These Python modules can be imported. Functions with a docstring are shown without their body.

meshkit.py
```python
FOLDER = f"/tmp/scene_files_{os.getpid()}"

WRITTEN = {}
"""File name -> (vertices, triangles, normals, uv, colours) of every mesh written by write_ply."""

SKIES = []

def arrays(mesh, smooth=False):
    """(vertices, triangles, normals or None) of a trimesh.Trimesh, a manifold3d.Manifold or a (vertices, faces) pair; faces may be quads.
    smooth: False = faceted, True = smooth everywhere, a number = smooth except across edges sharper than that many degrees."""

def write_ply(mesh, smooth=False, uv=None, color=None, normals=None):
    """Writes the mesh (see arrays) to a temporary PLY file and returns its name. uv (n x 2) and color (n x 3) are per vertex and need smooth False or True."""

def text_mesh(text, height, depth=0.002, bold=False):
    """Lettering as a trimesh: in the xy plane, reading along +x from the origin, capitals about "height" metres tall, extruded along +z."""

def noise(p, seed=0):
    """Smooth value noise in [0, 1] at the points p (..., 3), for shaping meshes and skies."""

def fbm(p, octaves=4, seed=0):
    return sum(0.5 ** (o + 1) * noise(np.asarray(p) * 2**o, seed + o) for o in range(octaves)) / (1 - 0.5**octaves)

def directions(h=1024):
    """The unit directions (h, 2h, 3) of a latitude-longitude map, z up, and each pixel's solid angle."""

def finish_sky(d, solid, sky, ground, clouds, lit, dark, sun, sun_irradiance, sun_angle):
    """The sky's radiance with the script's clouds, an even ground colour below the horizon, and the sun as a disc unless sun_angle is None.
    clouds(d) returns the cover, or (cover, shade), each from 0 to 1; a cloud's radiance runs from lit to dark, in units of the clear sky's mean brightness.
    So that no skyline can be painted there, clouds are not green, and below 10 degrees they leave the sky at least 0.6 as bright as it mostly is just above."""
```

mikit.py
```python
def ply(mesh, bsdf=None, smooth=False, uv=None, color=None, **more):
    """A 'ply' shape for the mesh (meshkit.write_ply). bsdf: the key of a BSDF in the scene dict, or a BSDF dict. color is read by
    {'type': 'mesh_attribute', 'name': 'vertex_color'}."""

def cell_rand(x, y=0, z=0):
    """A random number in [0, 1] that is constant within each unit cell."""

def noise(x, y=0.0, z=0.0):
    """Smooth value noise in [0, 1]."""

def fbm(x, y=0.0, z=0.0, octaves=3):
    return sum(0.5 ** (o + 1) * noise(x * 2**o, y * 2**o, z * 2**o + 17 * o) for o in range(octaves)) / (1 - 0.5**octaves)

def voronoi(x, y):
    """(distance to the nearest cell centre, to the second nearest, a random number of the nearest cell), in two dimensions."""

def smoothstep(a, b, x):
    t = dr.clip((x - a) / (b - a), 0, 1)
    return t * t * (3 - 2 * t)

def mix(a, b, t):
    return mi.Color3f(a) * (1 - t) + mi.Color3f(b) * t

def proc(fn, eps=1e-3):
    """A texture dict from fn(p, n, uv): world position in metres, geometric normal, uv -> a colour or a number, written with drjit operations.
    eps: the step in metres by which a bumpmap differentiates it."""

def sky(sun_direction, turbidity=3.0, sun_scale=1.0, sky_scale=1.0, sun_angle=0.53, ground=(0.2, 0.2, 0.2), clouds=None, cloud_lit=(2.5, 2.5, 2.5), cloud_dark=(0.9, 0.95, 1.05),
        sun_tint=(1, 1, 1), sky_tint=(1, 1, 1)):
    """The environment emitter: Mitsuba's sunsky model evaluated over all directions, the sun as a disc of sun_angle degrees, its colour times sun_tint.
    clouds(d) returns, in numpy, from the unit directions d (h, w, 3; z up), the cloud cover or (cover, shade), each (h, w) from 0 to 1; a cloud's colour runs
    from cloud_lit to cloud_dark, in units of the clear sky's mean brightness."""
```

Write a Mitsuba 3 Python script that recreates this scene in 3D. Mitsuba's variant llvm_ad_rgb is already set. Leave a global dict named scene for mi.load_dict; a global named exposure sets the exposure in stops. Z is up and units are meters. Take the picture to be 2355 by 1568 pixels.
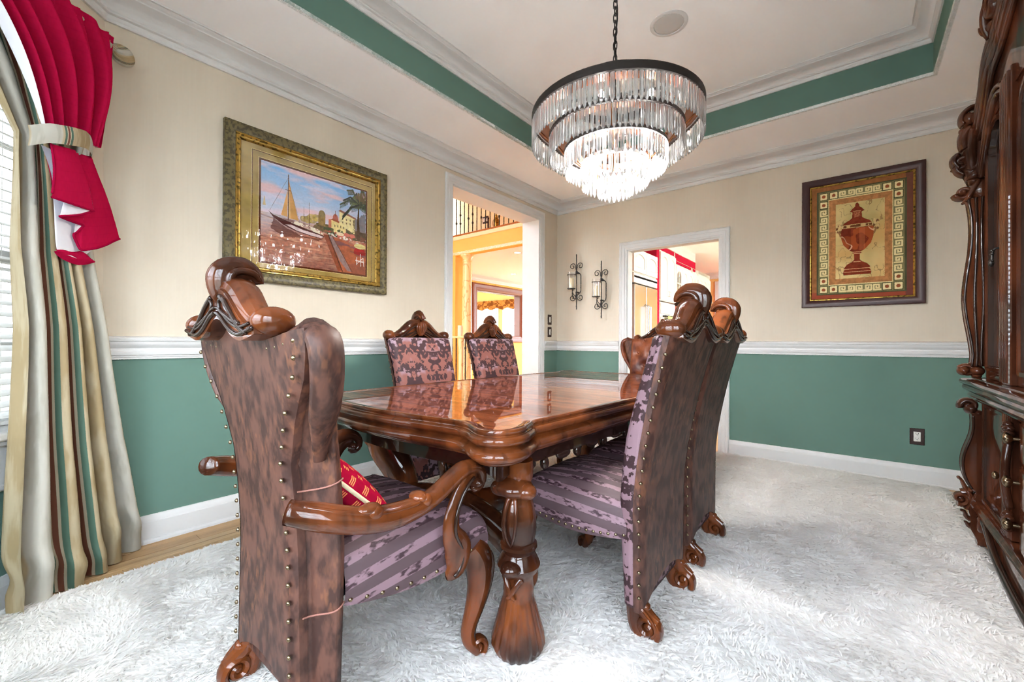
import math, random
import numpy as np, trimesh, shapely
import shapely.geometry as sg
import manifold3d as m3
import mitsuba as mi, drjit as dr
import mikit, meshkit
from mikit import ply, proc, noise, fbm, voronoi, smoothstep, mix, cell_rand

# ---------------------------------------------------------------- camera, sky, exposure
exposure = 1.3
scene, labels = {'type': 'scene'}, {}
T4 = mi.ScalarTransform4f
FWD = np.array([-0.62975307, 0.77678985, 0.00293226]); UPV = np.array([-0.00205639, -0.00544192, 0.99998308])
CAM = np.array([2.8533, -4.3965, 1.05])
scene['camera'] = {'type': 'perspective', 'fov': 2 * math.degrees(math.atan(2355 / 2 / 972.265)), 'fov_axis': 'x', 'near_clip': 0.02, 'far_clip': 200.0,
                   'to_world': T4().look_at(origin=CAM.tolist(), target=(CAM + FWD).tolist(), up=UPV.tolist())}
def haze(d):
    c = 0.55 + 0.45 * meshkit.fbm(d * np.array([3, 3, 6.0]), 4, 3)
    return np.clip(c * 1.25, 0, 1)
scene['sky'] = mikit.sky((-0.35, 0.55, 0.76), turbidity=3.0, sun_scale=0.0, sky_scale=1.0, ground=(0.42, 0.42, 0.38), clouds=haze, cloud_lit=(1.36, 1.5, 1.66), cloud_dark=(1.06, 1.16, 1.29))
scene['sky']['scale'] = 39.0
BULB, DOWN, DOWN2 = (88.0, 700.0, 700.0, 700.0, 700.0), 120.0, 160.0

# ---------------------------------------------------------------- helpers
rng = np.random.default_rng(7); random.seed(7)
A = np.array
cat = trimesh.util.concatenate
def num(key):
    if key not in scene and key not in labels and not any(k.startswith(key + '__') for k in scene): return key
    i = 1
    while True:
        k = f'{key}_{i:03d}'
        if k not in scene and k not in labels and not any(q.startswith(k + '__') for q in scene): return k
        i += 1
def M4(R=None, t=(0, 0, 0)):
    m = np.eye(4)
    if R is not None: m[:3, :3] = R
    m[:3, 3] = t
    return m
def rotz(a, t=(0, 0, 0)):
    c, s = math.cos(a), math.sin(a)
    return M4(A([[c, -s, 0], [s, c, 0], [0, 0, 1.0]]), t)
_counter = {}
def put(key, mesh, mat, smooth=False, tw=None, uv=None, color=None, label=None, fixed=False):
    """one entry of the scene; a key that is taken gets the next number"""
    if not fixed:
        if key in scene:
            i = _counter.get(key, 0) + 1
            while f'{key}_{i:03d}' in scene: i += 1
            _counter[key] = i; key = f'{key}_{i:03d}'
    d = ply(mesh, mat, smooth=smooth, uv=uv, color=color) if not isinstance(mesh, dict) else dict(mesh)
    if tw is not None: d['to_world'] = T4(np.asarray(tw, float).tolist())
    scene[key] = d
    if label: labels[key] = {'label': label}
    return key
def tag(key, label, category, group=None):
    labels[key] = {'label': label, 'category': category}
    if group: labels[key]['group'] = group
    return key
def struct(key, label=None):
    labels[key] = {'kind': 'structure'}
    if label: labels[key]['label'] = label
    return key
def shape(mesh, mat, smooth=False, **k): return ply(mesh, mat, smooth=smooth, **k)
def box(x0, x1, y0, y1, z0, z1):
    b = trimesh.creation.box(extents=(abs(x1 - x0), abs(y1 - y0), abs(z1 - z0)))
    b.apply_translation(((x0 + x1) / 2, (y0 + y1) / 2, (z0 + z1) / 2)); return b
def cbox(x0, x1, y0, y1, z0, z1, c=0.004):
    """box with chamfered edges"""
    pts = []
    for sx in (0, 1):
        for sy in (0, 1):
            for sz in (0, 1):
                X, Y, Z = (x0, x1)[sx], (y0, y1)[sy], (z0, z1)[sz]; dx, dy, dz = (c, -c)[sx], (c, -c)[sy], (c, -c)[sz]
                pts += [(X, Y + dy, Z + dz), (X + dx, Y, Z + dz), (X + dx, Y + dy, Z)]
    return trimesh.convex.convex_hull(A(pts))
def ell(c, r, sub=2):
    s = trimesh.creation.icosphere(subdivisions=sub, radius=1.0); s.apply_scale(r); s.apply_translation(c); return s
def quads(nu, nv, flip=False, closeu=False):
    i, j = np.meshgrid(np.arange(nu - (0 if closeu else 1)), np.arange(nv - 1), indexing='ij')
    a = (i * nv + j).ravel(); b = (((i + 1) % nu) * nv + j).ravel()
    f = np.stack([a, b, b + 1, a + 1], 1)
    return f[:, ::-1] if flip else f
def gridmesh(P, flip=False, closeu=False):
    nu, nv = P.shape[:2]; f = quads(nu, nv, flip, closeu)
    return trimesh.Trimesh(P.reshape(-1, 3), np.vstack([f[:, [0, 1, 2]], f[:, [0, 2, 3]]]), process=False)
def lathe(prof, n=32, c=(0, 0, 0), mod=None):
    prof = A(prof, float); th = np.arange(n) / n * 2 * np.pi
    r = prof[None, :, 0] * np.ones((n, 1))
    if mod is not None: r = r * mod(th[:, None], prof[None, :, 1])
    P = np.stack([r * np.cos(th)[:, None], r * np.sin(th)[:, None], np.broadcast_to(prof[None, :, 1], r.shape)], -1) + A(c)
    m = gridmesh(P, closeu=True); m.merge_vertices(); m.update_faces(m.nondegenerate_faces()); return m
def spline(pts, n):
    from scipy.interpolate import CubicSpline
    p = A(pts, float); s = np.r_[0, np.cumsum(np.linalg.norm(np.diff(p[:, :3], axis=0), axis=1))]
    return CubicSpline(s / s[-1], p)(np.linspace(0, 1, n))
def tube(path, r, n=10, flat=None, ref=(0, 0, 1), caps=True):
    """swept tube; r number or per point; flat=(a,b) scales the section along side / ref"""
    p = A(path, float); N = len(p); r = np.broadcast_to(A(r, float), (N,))
    t = np.gradient(p, axis=0); t /= np.linalg.norm(t, axis=1, keepdims=True) + 1e-12
    ref = A(ref, float); u = ref - t[0] * (t[0] @ ref)
    if np.linalg.norm(u) < 1e-4: ref = A([1.0, 0.1, 0]); u = ref - t[0] * (t[0] @ ref)
    u /= np.linalg.norm(u); rings = []; th = np.arange(n) / n * 2 * np.pi
    fa, fb = flat if flat is not None else (1.0, 1.0)
    for k in range(N):
        u = u - t[k] * (t[k] @ u); u /= np.linalg.norm(u) + 1e-12; s = np.cross(t[k], u)
        rings.append(p[k] + r[k] * (fa * np.cos(th)[:, None] * s + fb * np.sin(th)[:, None] * u))
    P = np.stack(rings, 1)
    if caps:
        P = np.concatenate([np.repeat(p[None, :1], n, 0), P, np.repeat(p[None, -1:], n, 0)], 1)
    m = gridmesh(P, closeu=True, flip=True); m.merge_vertices(); m.update_faces(m.nondegenerate_faces()); return m
def spiral(c, r0, turns, e1, e2, n=26, shrink=0.15, a0=0.0, sgn=1):
    c, e1, e2 = A(c, float), A(e1, float), A(e2, float); a = np.linspace(0, turns * 2 * np.pi, n)
    r = r0 * (1 - (1 - shrink) * np.linspace(0, 1, n))
    return c + (r * np.cos(a0 + sgn * a))[:, None] * e1 + (r * np.sin(a0 + sgn * a))[:, None] * e2
def scroll(c, r0, tr, e1, e2, turns=1.4, a0=0.0, sgn=1, w=1.6, nrm=None, ball=True):
    """carved volute: flattened tube wound to an eye"""
    nrm = np.cross(e1, e2); pth = spiral(c, r0, turns, e1, e2, 24, 0.2, a0, sgn)
    ms = [tube(pth, np.linspace(tr, tr * 0.7, len(pth)), 8, flat=(1, w), ref=nrm)]
    if ball: ms.append(ell(c, (tr * 1.1,) * 3, 2))
    return cat(ms)
def mould(path, prof, closed=False, up=(0, 0, 1), side=1):
    """profile (a, b): a along the mitred side normal of the path, b along up"""
    p = A(path, float); up = A(up, float); N = len(p); segs = (np.roll(p, -1, 0) - p) if closed else np.diff(p, axis=0)
    segs = segs / np.linalg.norm(segs, axis=1, keepdims=True); nr = side * np.cross(up, segs)
    mit = []
    for k in range(N):
        if closed: a, b = nr[k - 1], nr[k]
        else: a, b = nr[max(k - 1, 0)], nr[min(k, len(nr) - 1)]
        m = a + b; m = m / (np.linalg.norm(m) + 1e-12); mit.append(m / max(m @ a, 0.3))
    mit = A(mit); prof = A(prof, float)
    P = p[:, None] + prof[None, :, :1] * mit[:, None] + prof[None, :, 1:] * up
    if closed: return gridmesh(P, closeu=True, flip=side < 0)
    m = gridmesh(P, flip=side < 0)
    caps = []
    for k, fl in ((0, 0), (N - 1, 1)):
        try:
            poly = sg.Polygon(prof)
            v, f = trimesh.creation.triangulate_polygon(poly, engine='earcut')
            V = p[k] + v[:, :1] * mit[k] + v[:, 1:] * up
            caps.append(trimesh.Trimesh(V, f, process=False))
        except Exception: pass
    return cat([m] + caps)
def prism(pts, d0, d1, o=(0, 0, 0), e1=(1, 0, 0), e2=(0, 0, 1), e3=(0, 1, 0), holes=None):
    poly = pts if isinstance(pts, sg.base.BaseGeometry) else sg.Polygon(pts, holes)
    poly = poly.buffer(0); out = []
    for g in getattr(poly, 'geoms', [poly]):
        m = trimesh.creation.extrude_polygon(g, d1 - d0, engine='earcut')
        v = m.vertices; V = A(o, float) + v[:, :1] * A(e1, float) + v[:, 1:2] * A(e2, float) + (v[:, 2:] + d0) * A(e3, float)
        f = m.faces if np.dot(np.cross(e1, e2), e3) > 0 else m.faces[:, ::-1]
        out.append(trimesh.Trimesh(V, f, process=False))
    return cat(out)
def raised(pts, d0, d1, b, **k):
    """prism with a stepped, softened front edge"""
    poly = pts if isinstance(pts, sg.base.BaseGeometry) else sg.Polygon(pts)
    return cat([prism(poly, d0, d1 - b, **k), prism(poly.buffer(-b * 0.45), d0, d1 - b * 0.45, **k), prism(poly.buffer(-b), d0, d1, **k)])
def xf(m, mat):
    m = m.copy(); m.apply_transform(mat); return m
def mirx(m):
    m = m.copy(); m.vertices[:, 0] *= -1; m.faces = m.faces[:, ::-1]; return m
# ---------------------------------------------------------------- materials
def rgb(*c): return {'type': 'rgb', 'value': list(c)}
def s2l(r, g, b):
    return [((x / 255) / 12.92 if x / 255 <= 0.04045 else ((x / 255 + 0.055) / 1.055) ** 2.4) for x in (r, g, b)]
def mat(key, d, two=True): scene[key] = {'type': 'twosided', 'b': d} if two else d
def diffuse(key, c, two=True): mat(key, {'type': 'diffuse', 'reflectance': c if isinstance(c, dict) else rgb(*c)}, two)
def plastic(key, c, alpha=0.12, two=True, ior=1.5, bump=None):
    d = {'type': 'roughplastic' if alpha else 'plastic', 'diffuse_reflectance': c if isinstance(c, dict) else rgb(*c), 'int_ior': ior, 'nonlinear': False}
    if alpha: d['alpha'] = alpha; d['distribution'] = 'ggx'
    if bump: d = {'type': 'bumpmap', 'tex': proc(bump[0], bump[2]), 'scale': bump[1], 'b': d}
    mat(key, d, two)
def metal(key, c, rough): mat(key, {'type': 'principled', 'base_color': c if isinstance(c, dict) else rgb(*c), 'metallic': 1.0, 'roughness': rough, 'specular': 0.5})

def f_beige(p, n, uv):
    k = noise(p.x * 2.2, p.y * 2.2, p.z * 0.7) * 0.6 + noise(p.x * 160, p.y * 160, p.z * 6) * 0.4
    return mix(s2l(208, 197, 180), s2l(214, 204, 188), k)
def f_green(p, n, uv):
    k = noise(p.x * 3, p.y * 3, p.z * 1.2)
    return mix(s2l(98, 127, 117), s2l(104, 134, 123), k)
diffuse('paint_beige', proc(f_beige)); diffuse('paint_green', proc(f_green))
diffuse('paint_ceiling', s2l(247, 248, 249))
plastic('paint_trim', s2l(244, 245, 245), 0.25)
def f_oak(p, n, uv):
    pl = dr.floor(p.x / 0.083); s = cell_rand(pl, dr.floor((p.y + cell_rand(pl) * 2) / 0.9))
    g = fbm(p.x * 70 + s * 40, p.y * 2.2, s * 9, 4)
    return mix(mix(s2l(216, 172, 122), s2l(234, 196, 148), s), s2l(186, 134, 86), smoothstep(0.5, 0.8, g) * 0.7)
plastic('oak_floor', proc(f_oak), 0.22)
def f_wood(p, n, uv):
    g = fbm(p.x * 9, p.y * 9, p.z * 5, 3); h = fbm(p.x * 60, p.y * 60, p.z * 14, 2)
    return mix(mix(s2l(46, 22, 13), s2l(112, 58, 28), smoothstep(0.3, 0.72, g)), s2l(36, 17, 11), smoothstep(0.55, 0.8, h) * 0.4)
plastic('wood_dark', proc(f_wood), 0.0, ior=1.55)
def f_wood2(p, n, uv):
    g = fbm(p.x * 7, p.y * 7, p.z * 3, 3); h = fbm(p.x * 50, p.y * 50, p.z * 5, 2)
    return mix(mix(s2l(46, 24, 16), s2l(90, 48, 29), smoothstep(0.3, 0.75, g)), s2l(34, 18, 13), smoothstep(0.5, 0.8, h) * 0.5)
plastic('wood_cabinet', proc(f_wood2), 0.0, ior=1.5)
plastic('wood_glaze', s2l(40, 24, 18), 0.0, ior=1.55)
def f_top(p, n, uv):
    g = fbm(p.x * 3.0 + fbm(p.x * 2, p.y * 1.2, 5, 2) * 2, p.y * 30, 3, 4); q = fbm(p.x * 25, p.y * 180, 0, 2)
    return mix(mix(s2l(84, 38, 24), s2l(124, 66, 42), smoothstep(0.3, 0.7, g)), s2l(58, 25, 17), smoothstep(0.5, 0.75, q) * 0.4)
plastic('wood_tabletop', proc(f_top), 0.0, ior=1.62)
def f_leather(p, n, uv):
    g = fbm(p.x * 46, p.y * 46, p.z * 17, 4); h = fbm(p.x * 90, p.y * 90, p.z * 30, 3); q = fbm(p.x * 7, p.y * 7, p.z * 5, 2)
    c = mix(s2l(66, 39, 33), s2l(104, 66, 54), smoothstep(0.34, 0.66, g))
    return mix(c, s2l(134, 84, 56), smoothstep(0.5, 0.75, h) * smoothstep(0.35, 0.65, q) * 0.6)
def b_leather(p, n, uv): return fbm(p.x * 240, p.y * 240, p.z * 240, 2) * 0.5 + fbm(p.x * 24, p.y * 24, p.z * 24, 2)
plastic('leather', proc(f_leather), 0.26, bump=(b_leather, 0.0011, 5e-4))
def f_leather2(p, n, uv):
    g = fbm(p.x * 14, p.y * 14, p.z * 9, 4)
    return mix(s2l(84, 34, 22), s2l(154, 84, 50), smoothstep(0.3, 0.7, g))
plastic('leather_red', proc(f_leather2), 0.2)
def damask(u, v):
    """flocked flower pattern, repeat 1 in u and v: 1 where the pile stands"""
    uu = dr.abs(u - dr.floor(u) - 0.5); vv = v - dr.floor(v)
    w = fbm(uu * 22, vv * 22, 3, 3); w2 = fbm(uu * 9 + 4, vv * 9, 8, 3)
    base = 0.5 + 0.35 * dr.cos(uu * 4 * math.pi) * dr.cos(vv * 2 * math.pi)
    return smoothstep(0.50, 0.53, w * 0.42 + w2 * 0.44 + base * 0.14)
def f_damask(p, n, uv):
    d = damask(uv.x, uv.y); w = fbm(uv.x * 3, uv.y * 3, 1, 2)
    ground = mix(s2l(150, 112, 120), s2l(172, 138, 150), w)
    return mix(ground, s2l(64, 34, 40), d)
plastic('fabric_damask', proc(f_damask), 0.4)
def f_damask2(p, n, uv):
    d = damask(uv.x * 1.0 + 0.5, uv.y); w = smoothstep(0.42, 0.62, fbm(dr.abs(uv.x - dr.floor(uv.x) - 0.5) * 5, uv.y * 4, 2, 3))
    ground = mix(s2l(166, 104, 96), s2l(186, 156, 172), w)
    return mix(ground, s2l(74, 42, 50), d)
plastic('fabric_damask_rose', proc(f_damask2), 0.4)
def f_stripe(p, n, uv):
    s = uv.x / 0.058; k = s - dr.floor(s)
    band = smoothstep(0.0, 0.04, k) - smoothstep(0.46, 0.5, k)
    fl = smoothstep(0.47, 0.62, fbm(uv.x * 120, uv.y * 60, 2, 3) * 0.5 + fbm(uv.x * 26, uv.y * 14, 5, 3) * 0.5)
    pale = mix(s2l(166, 132, 144), s2l(74, 46, 56), fl)
    return mix(s2l(104, 80, 86), pale, band)
plastic('fabric_stripe', proc(f_stripe), 0.4)
def f_curtain(p, n, uv):
    s = uv.x; k = s - dr.floor(s)
    w = fbm(s * 14, uv.y * 7, 2, 4)
    base = mix(s2l(206, 182, 136), s2l(228, 210, 172), smoothstep(0.35, 0.65, w))
    base = mix(base, mix(s2l(222, 218, 202), s2l(236, 232, 218), smoothstep(0.4, 0.6, w)), smoothstep(0.02, 0.05, k) - smoothstep(0.40, 0.43, k))
    def st(a, b, c, x): return mix(x, c, smoothstep(a - 0.004, a, k) - smoothstep(b, b + 0.004, k))
    g, r, w2 = s2l(96, 132, 112), s2l(142, 84, 62), s2l(230, 218, 190)
    base = st(0.45, 0.48, g, base); base = st(0.484, 0.496, w2, base); base = st(0.50, 0.53, r, base); base = st(0.534, 0.546, w2, base)
    base = st(0.55, 0.585, g, base)
    return base
plastic('fabric_curtain', proc(f_curtain), 0.45)
def f_red(p, n, uv):
    k = noise(p.x * 300, p.y * 300, p.z * 60); rib = smoothstep(0.44, 0.5, dr.abs((p.z * 26 + p.x * 10) - dr.floor(p.z * 26 + p.x * 10) - 0.5))
    return mix(s2l(176, 22, 66), s2l(160, 14, 54), k * 0.5 + rib * 0.4)
scene['fabric_red'] = {'type': 'twosided', 'f': {'type': 'diffuse', 'reflectance': proc(f_red)}, 'g': {'type': 'diffuse', 'reflectance': rgb(*s2l(226, 226, 234))}}
diffuse('fabric_red_plain', s2l(150, 14, 54))
def f_pillow(p, n, uv):
    cx, cy = uv.x * 13, uv.y * 13; i = dr.floor(cx) + dr.floor(cy); chk = i - 2 * dr.floor(i / 2)
    a, b = cx - dr.floor(cx), cy - dr.floor(cy)
    ins = smoothstep(0.15, 0.2, a) * smoothstep(0.15, 0.2, 1 - a) * smoothstep(0.15, 0.2, b) * smoothstep(0.15, 0.2, 1 - b)
    bars = smoothstep(0.4, 0.5, dr.abs(b * 4 - dr.floor(b * 4) - 0.5) * 2)
    return mix(s2l(150, 18, 48), s2l(226, 140, 90), chk * ins * bars)
diffuse('fabric_pillow', proc(f_pillow)); diffuse('piping_cream', s2l(226, 208, 176))
diffuse('rug_white', s2l(226, 225, 223)); diffuse('rug_fur', s2l(234, 233, 231))
metal('brass_aged', s2l(140, 124, 100), 0.25); metal('iron_black', s2l(34, 30, 30), 0.45); plastic('iron_paint', s2l(26, 22, 20), 0.2)
metal('steel', s2l(206, 206, 206), 0.22); metal('bronze_inner', s2l(120, 72, 44), 0.3); plastic('bronze_dark', s2l(34, 26, 22), 0.2)
def f_gold(p, n, uv):
    k = fbm(p.x * 40, p.y * 40, p.z * 40, 4); q = smoothstep(0.56, 0.66, fbm(p.x * 70, p.y * 70, p.z * 70, 3))
    return mix(mix(s2l(150, 116, 50), s2l(198, 164, 88), k), s2l(66, 54, 30), q * 0.85)
metal('gold_leaf', proc(f_gold), 0.32)
def f_oldgold(p, n, uv):
    q = smoothstep(0.45, 0.62, fbm(p.x * 90, p.y * 90, p.z * 60, 4)); g = fbm(p.x * 9, p.y * 9, p.z * 9, 2); return mix(mix(s2l(92, 84, 52), s2l(122, 110, 66), g), s2l(52, 44, 28), q * .75)
plastic('gold_dark', proc(f_oldgold), 0.18)
def f_mat(p, n, uv):
    k = fbm(p.x * 14, p.y * 14, p.z * 14, 4); return mix(s2l(146, 122, 62), s2l(190, 166, 104), k)
diffuse('mat_gold', proc(f_mat)); diffuse('line_cream', s2l(222, 204, 150)); diffuse('line_brown', s2l(86, 44, 26))
plastic('mahogany', s2l(64, 28, 26), 0.16)
scene['picture_print'] = {'type': 'twosided', 'b': {'type': 'diffuse', 'reflectance': {'type': 'mesh_attribute', 'name': 'vertex_color'}}}
scene['glass_pane'] = {'type': 'thindielectric', 'int_ior': 1.5}
scene['glass_dimmed'] = {'type': 'thindielectric', 'int_ior': 1.5, 'specular_transmittance': rgb(.5, .5, .5)}  # reduced transmittance dims the bright outdoors behind the pane
scene['crystal'] = {'type': 'blendbsdf', 'weight': .13, 'a': {'type': 'dielectric', 'int_ior': 1.6}, 'b': {'type': 'twosided', 'c': {'type': 'diffuse', 'reflectance': rgb(.9, .9, .9)}}}
diffuse('speaker_grey', s2l(196, 195, 193)); plastic('plate_brown', s2l(52, 30, 24), 0.2); plastic('plate_white', s2l(240, 238, 232), 0.2)
def f_yellow(p, n, uv): return mix(s2l(236, 184, 100), s2l(240, 194, 116), noise(p.x, p.y, p.z))
diffuse('paint_yellow', proc(f_yellow)); diffuse('paint_cream', s2l(240, 224, 190)); diffuse('paint_red', s2l(176, 34, 60))
diffuse('paint_tan', s2l(226, 190, 128)); plastic('cabinet_white', s2l(242, 240, 234), 0.15)
def f_marble(p, n, uv):
    v = smoothstep(0.47, 0.5, fbm(p.x * 6, p.y * 6, p.z * 3, 3)) - smoothstep(0.5, 0.53, fbm(p.x * 6, p.y * 6, p.z * 3, 3))
    return mix(s2l(244, 224, 164), s2l(206, 168, 96), v * 0.8)
plastic('marble_cream', proc(f_marble), 0.1)
plastic('wood_mantel', s2l(116, 62, 34), 0.15); plastic('wood_rail', s2l(170, 104, 52), 0.15)
def f_valance(p, n, uv):
    k = smoothstep(0.45, 0.55, fbm(p.x * 9, p.y * 9, p.z * 12, 3)); return mix(s2l(120, 70, 36), s2l(186, 122, 66), k)
diffuse('fabric_valance', proc(f_valance)); diffuse('candle_wax', s2l(240, 228, 196)); diffuse('black_soft', s2l(30, 28, 30))
diffuse('towel_green', s2l(190, 196, 120)); diffuse('vase_dark', s2l(60, 34, 26)); diffuse('print_pink', s2l(220, 186, 196))
diffuse('dark_inside', s2l(60, 60, 62)); diffuse('blind_white', s2l(240, 240, 238)); diffuse('pale_ground', s2l(176, 184, 170)); plastic('siding', s2l(214, 222, 222), 0.4)  # outdoor ground kept pale to bounce daylight onto the ceiling
def lamp(key, c, k): scene[key] = {'type': 'area', 'radiance': rgb(*(A(c) * k))}
diffuse('seam_thread', s2l(150, 106, 96))
# ---------------------------------------------------------------- room shell (left-far corner of the floor = origin, x along the far wall, y towards it)
S2 = math.sqrt(0.5); W, ZC, ZT, YB, BAY = 3.875, 2.745, 3.05, -4.053, 1.5
RAILZ = 1.0
def wall(key, p0, p1, thick, holes, label, z1=ZC + 0.02, split=RAILZ, hi='paint_beige', lo='paint_green'):
    """wall from p0 to p1 (inner face on the left of that direction is the room's), holes = (s0, s1, z0, z1)"""
    p0, p1 = A(p0, float), A(p1, float); L = np.linalg.norm(p1 - p0); e = (p1 - p0) / L; n = A([e[1], -e[0]])
    def part(za, zb):
        poly = sg.box(0, za, L, zb)
        for h in holes: poly = poly.difference(sg.box(h[0], h[2], h[1], h[3]))
        return prism(poly, 0, thick, o=(p0[0], p0[1], 0), e1=(e[0], e[1], 0), e2=(0, 0, 1), e3=(n[0], n[1], 0))
    if split:
        put(key + '__upper_panel', part(split, z1), hi, label=None); put(key + '__lower_panel', part(0, split), lo)
    else: put(key, part(0, z1), hi)
    struct(key, label)
BL0, BL1 = (0, YB), (BAY * S2, YB - BAY * S2); BR1, BR0 = (W - BAY * S2, YB - BAY * S2), (W, YB)
OP = (-1.754, -0.378, 2.486)                       # cased opening in the left wall
KO = (0.911, 1.849, 2.065)                         # kitchen doorway in the far wall
WIN = (0.17, 1.36, 0.70, 2.32)                     # bay windows: s from the near corner, z
wall('wall_left', (0, YB), (0, 0), -0.24, [(OP[0] - YB, OP[1] - YB, -1, OP[2])], 'beige wall over a green dado on the left, with a wide cased opening')
wall('wall_far', (0, 0), (W, 0), -0.11, [(KO[0], KO[1], -1, KO[2])], 'beige wall over a green dado at the far end, with a kitchen doorway')
wall('wall_right', (W, 0), (W, YB), -0.12, [], 'beige and green wall behind the china cabinet')
wall('wall_bay_left', BL1, BL0, -0.14, [(BAY - WIN[1], BAY - WIN[0], WIN[2], WIN[3])], 'angled bay wall behind the curtain')
wall('wall_bay_right', BR0, BR1, -0.14, [(WIN[0], WIN[1], WIN[2], WIN[3])], 'angled bay wall to the right')
wall('wall_back', BR1, BL1, -0.14, [(0.1, 1.65, 0.45, 2.5)], 'back wall of the bay')
# wall() pushes outwards for negative thickness because the room lies on the right of each direction given

# floor: strip oak, boards one by one where they show
FL = [(-0.0, YB), (0, 0), (W, 0), (W, YB), BR1, BL1]
put('floor__subfloor', prism([(-6, -5.3), (-6, 12), (6, 12), (6, -5.3)], -0.08, -0.012, e1=(1, 0, 0), e2=(0, 1, 0), e3=(0, 0, 1)), 'oak_floor')
struct('floor', 'light oak strip floor')
boards = {}
def board(x0, x1, y0, y1):
    k = (round(x1 - x0, 3), round(y1 - y0, 3))
    if k not in boards: boards[k] = shape(cbox(0, k[0] - 0.0012, 0, k[1] - 0.0015, -0.014, 0.0, 0.0012), 'oak_floor')
    put('floor__plank', boards[k], None, tw=M4(t=(x0, y0, 0)))
PWD = 0.083
LENS = (0.62, 0.94, 1.24, 0.78)
for i in range(0, 9):
    y, k = -5.0 + (i * 0.37) % 0.9, i
    while y < 0.1:
        l = LENS[k % 4]; k += 1
        board(i * PWD + 0.0, i * PWD + PWD, y, min(y + l, 0.1) if y + l > 0.02 else y + l); y += l
for i in range(9, 46, 1):                                       # a few boards towards the doorway and the cabinet corner
    if i >= 36 or 18 <= i <= 23: board(i * PWD, i * PWD + PWD, -0.9 + (i % 3) * 0.2, 0.35)
put('floor__plank', shape(box(0.75, W, -5.2, -0.9, -0.014, -0.004), 'oak_floor'), None)

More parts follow.
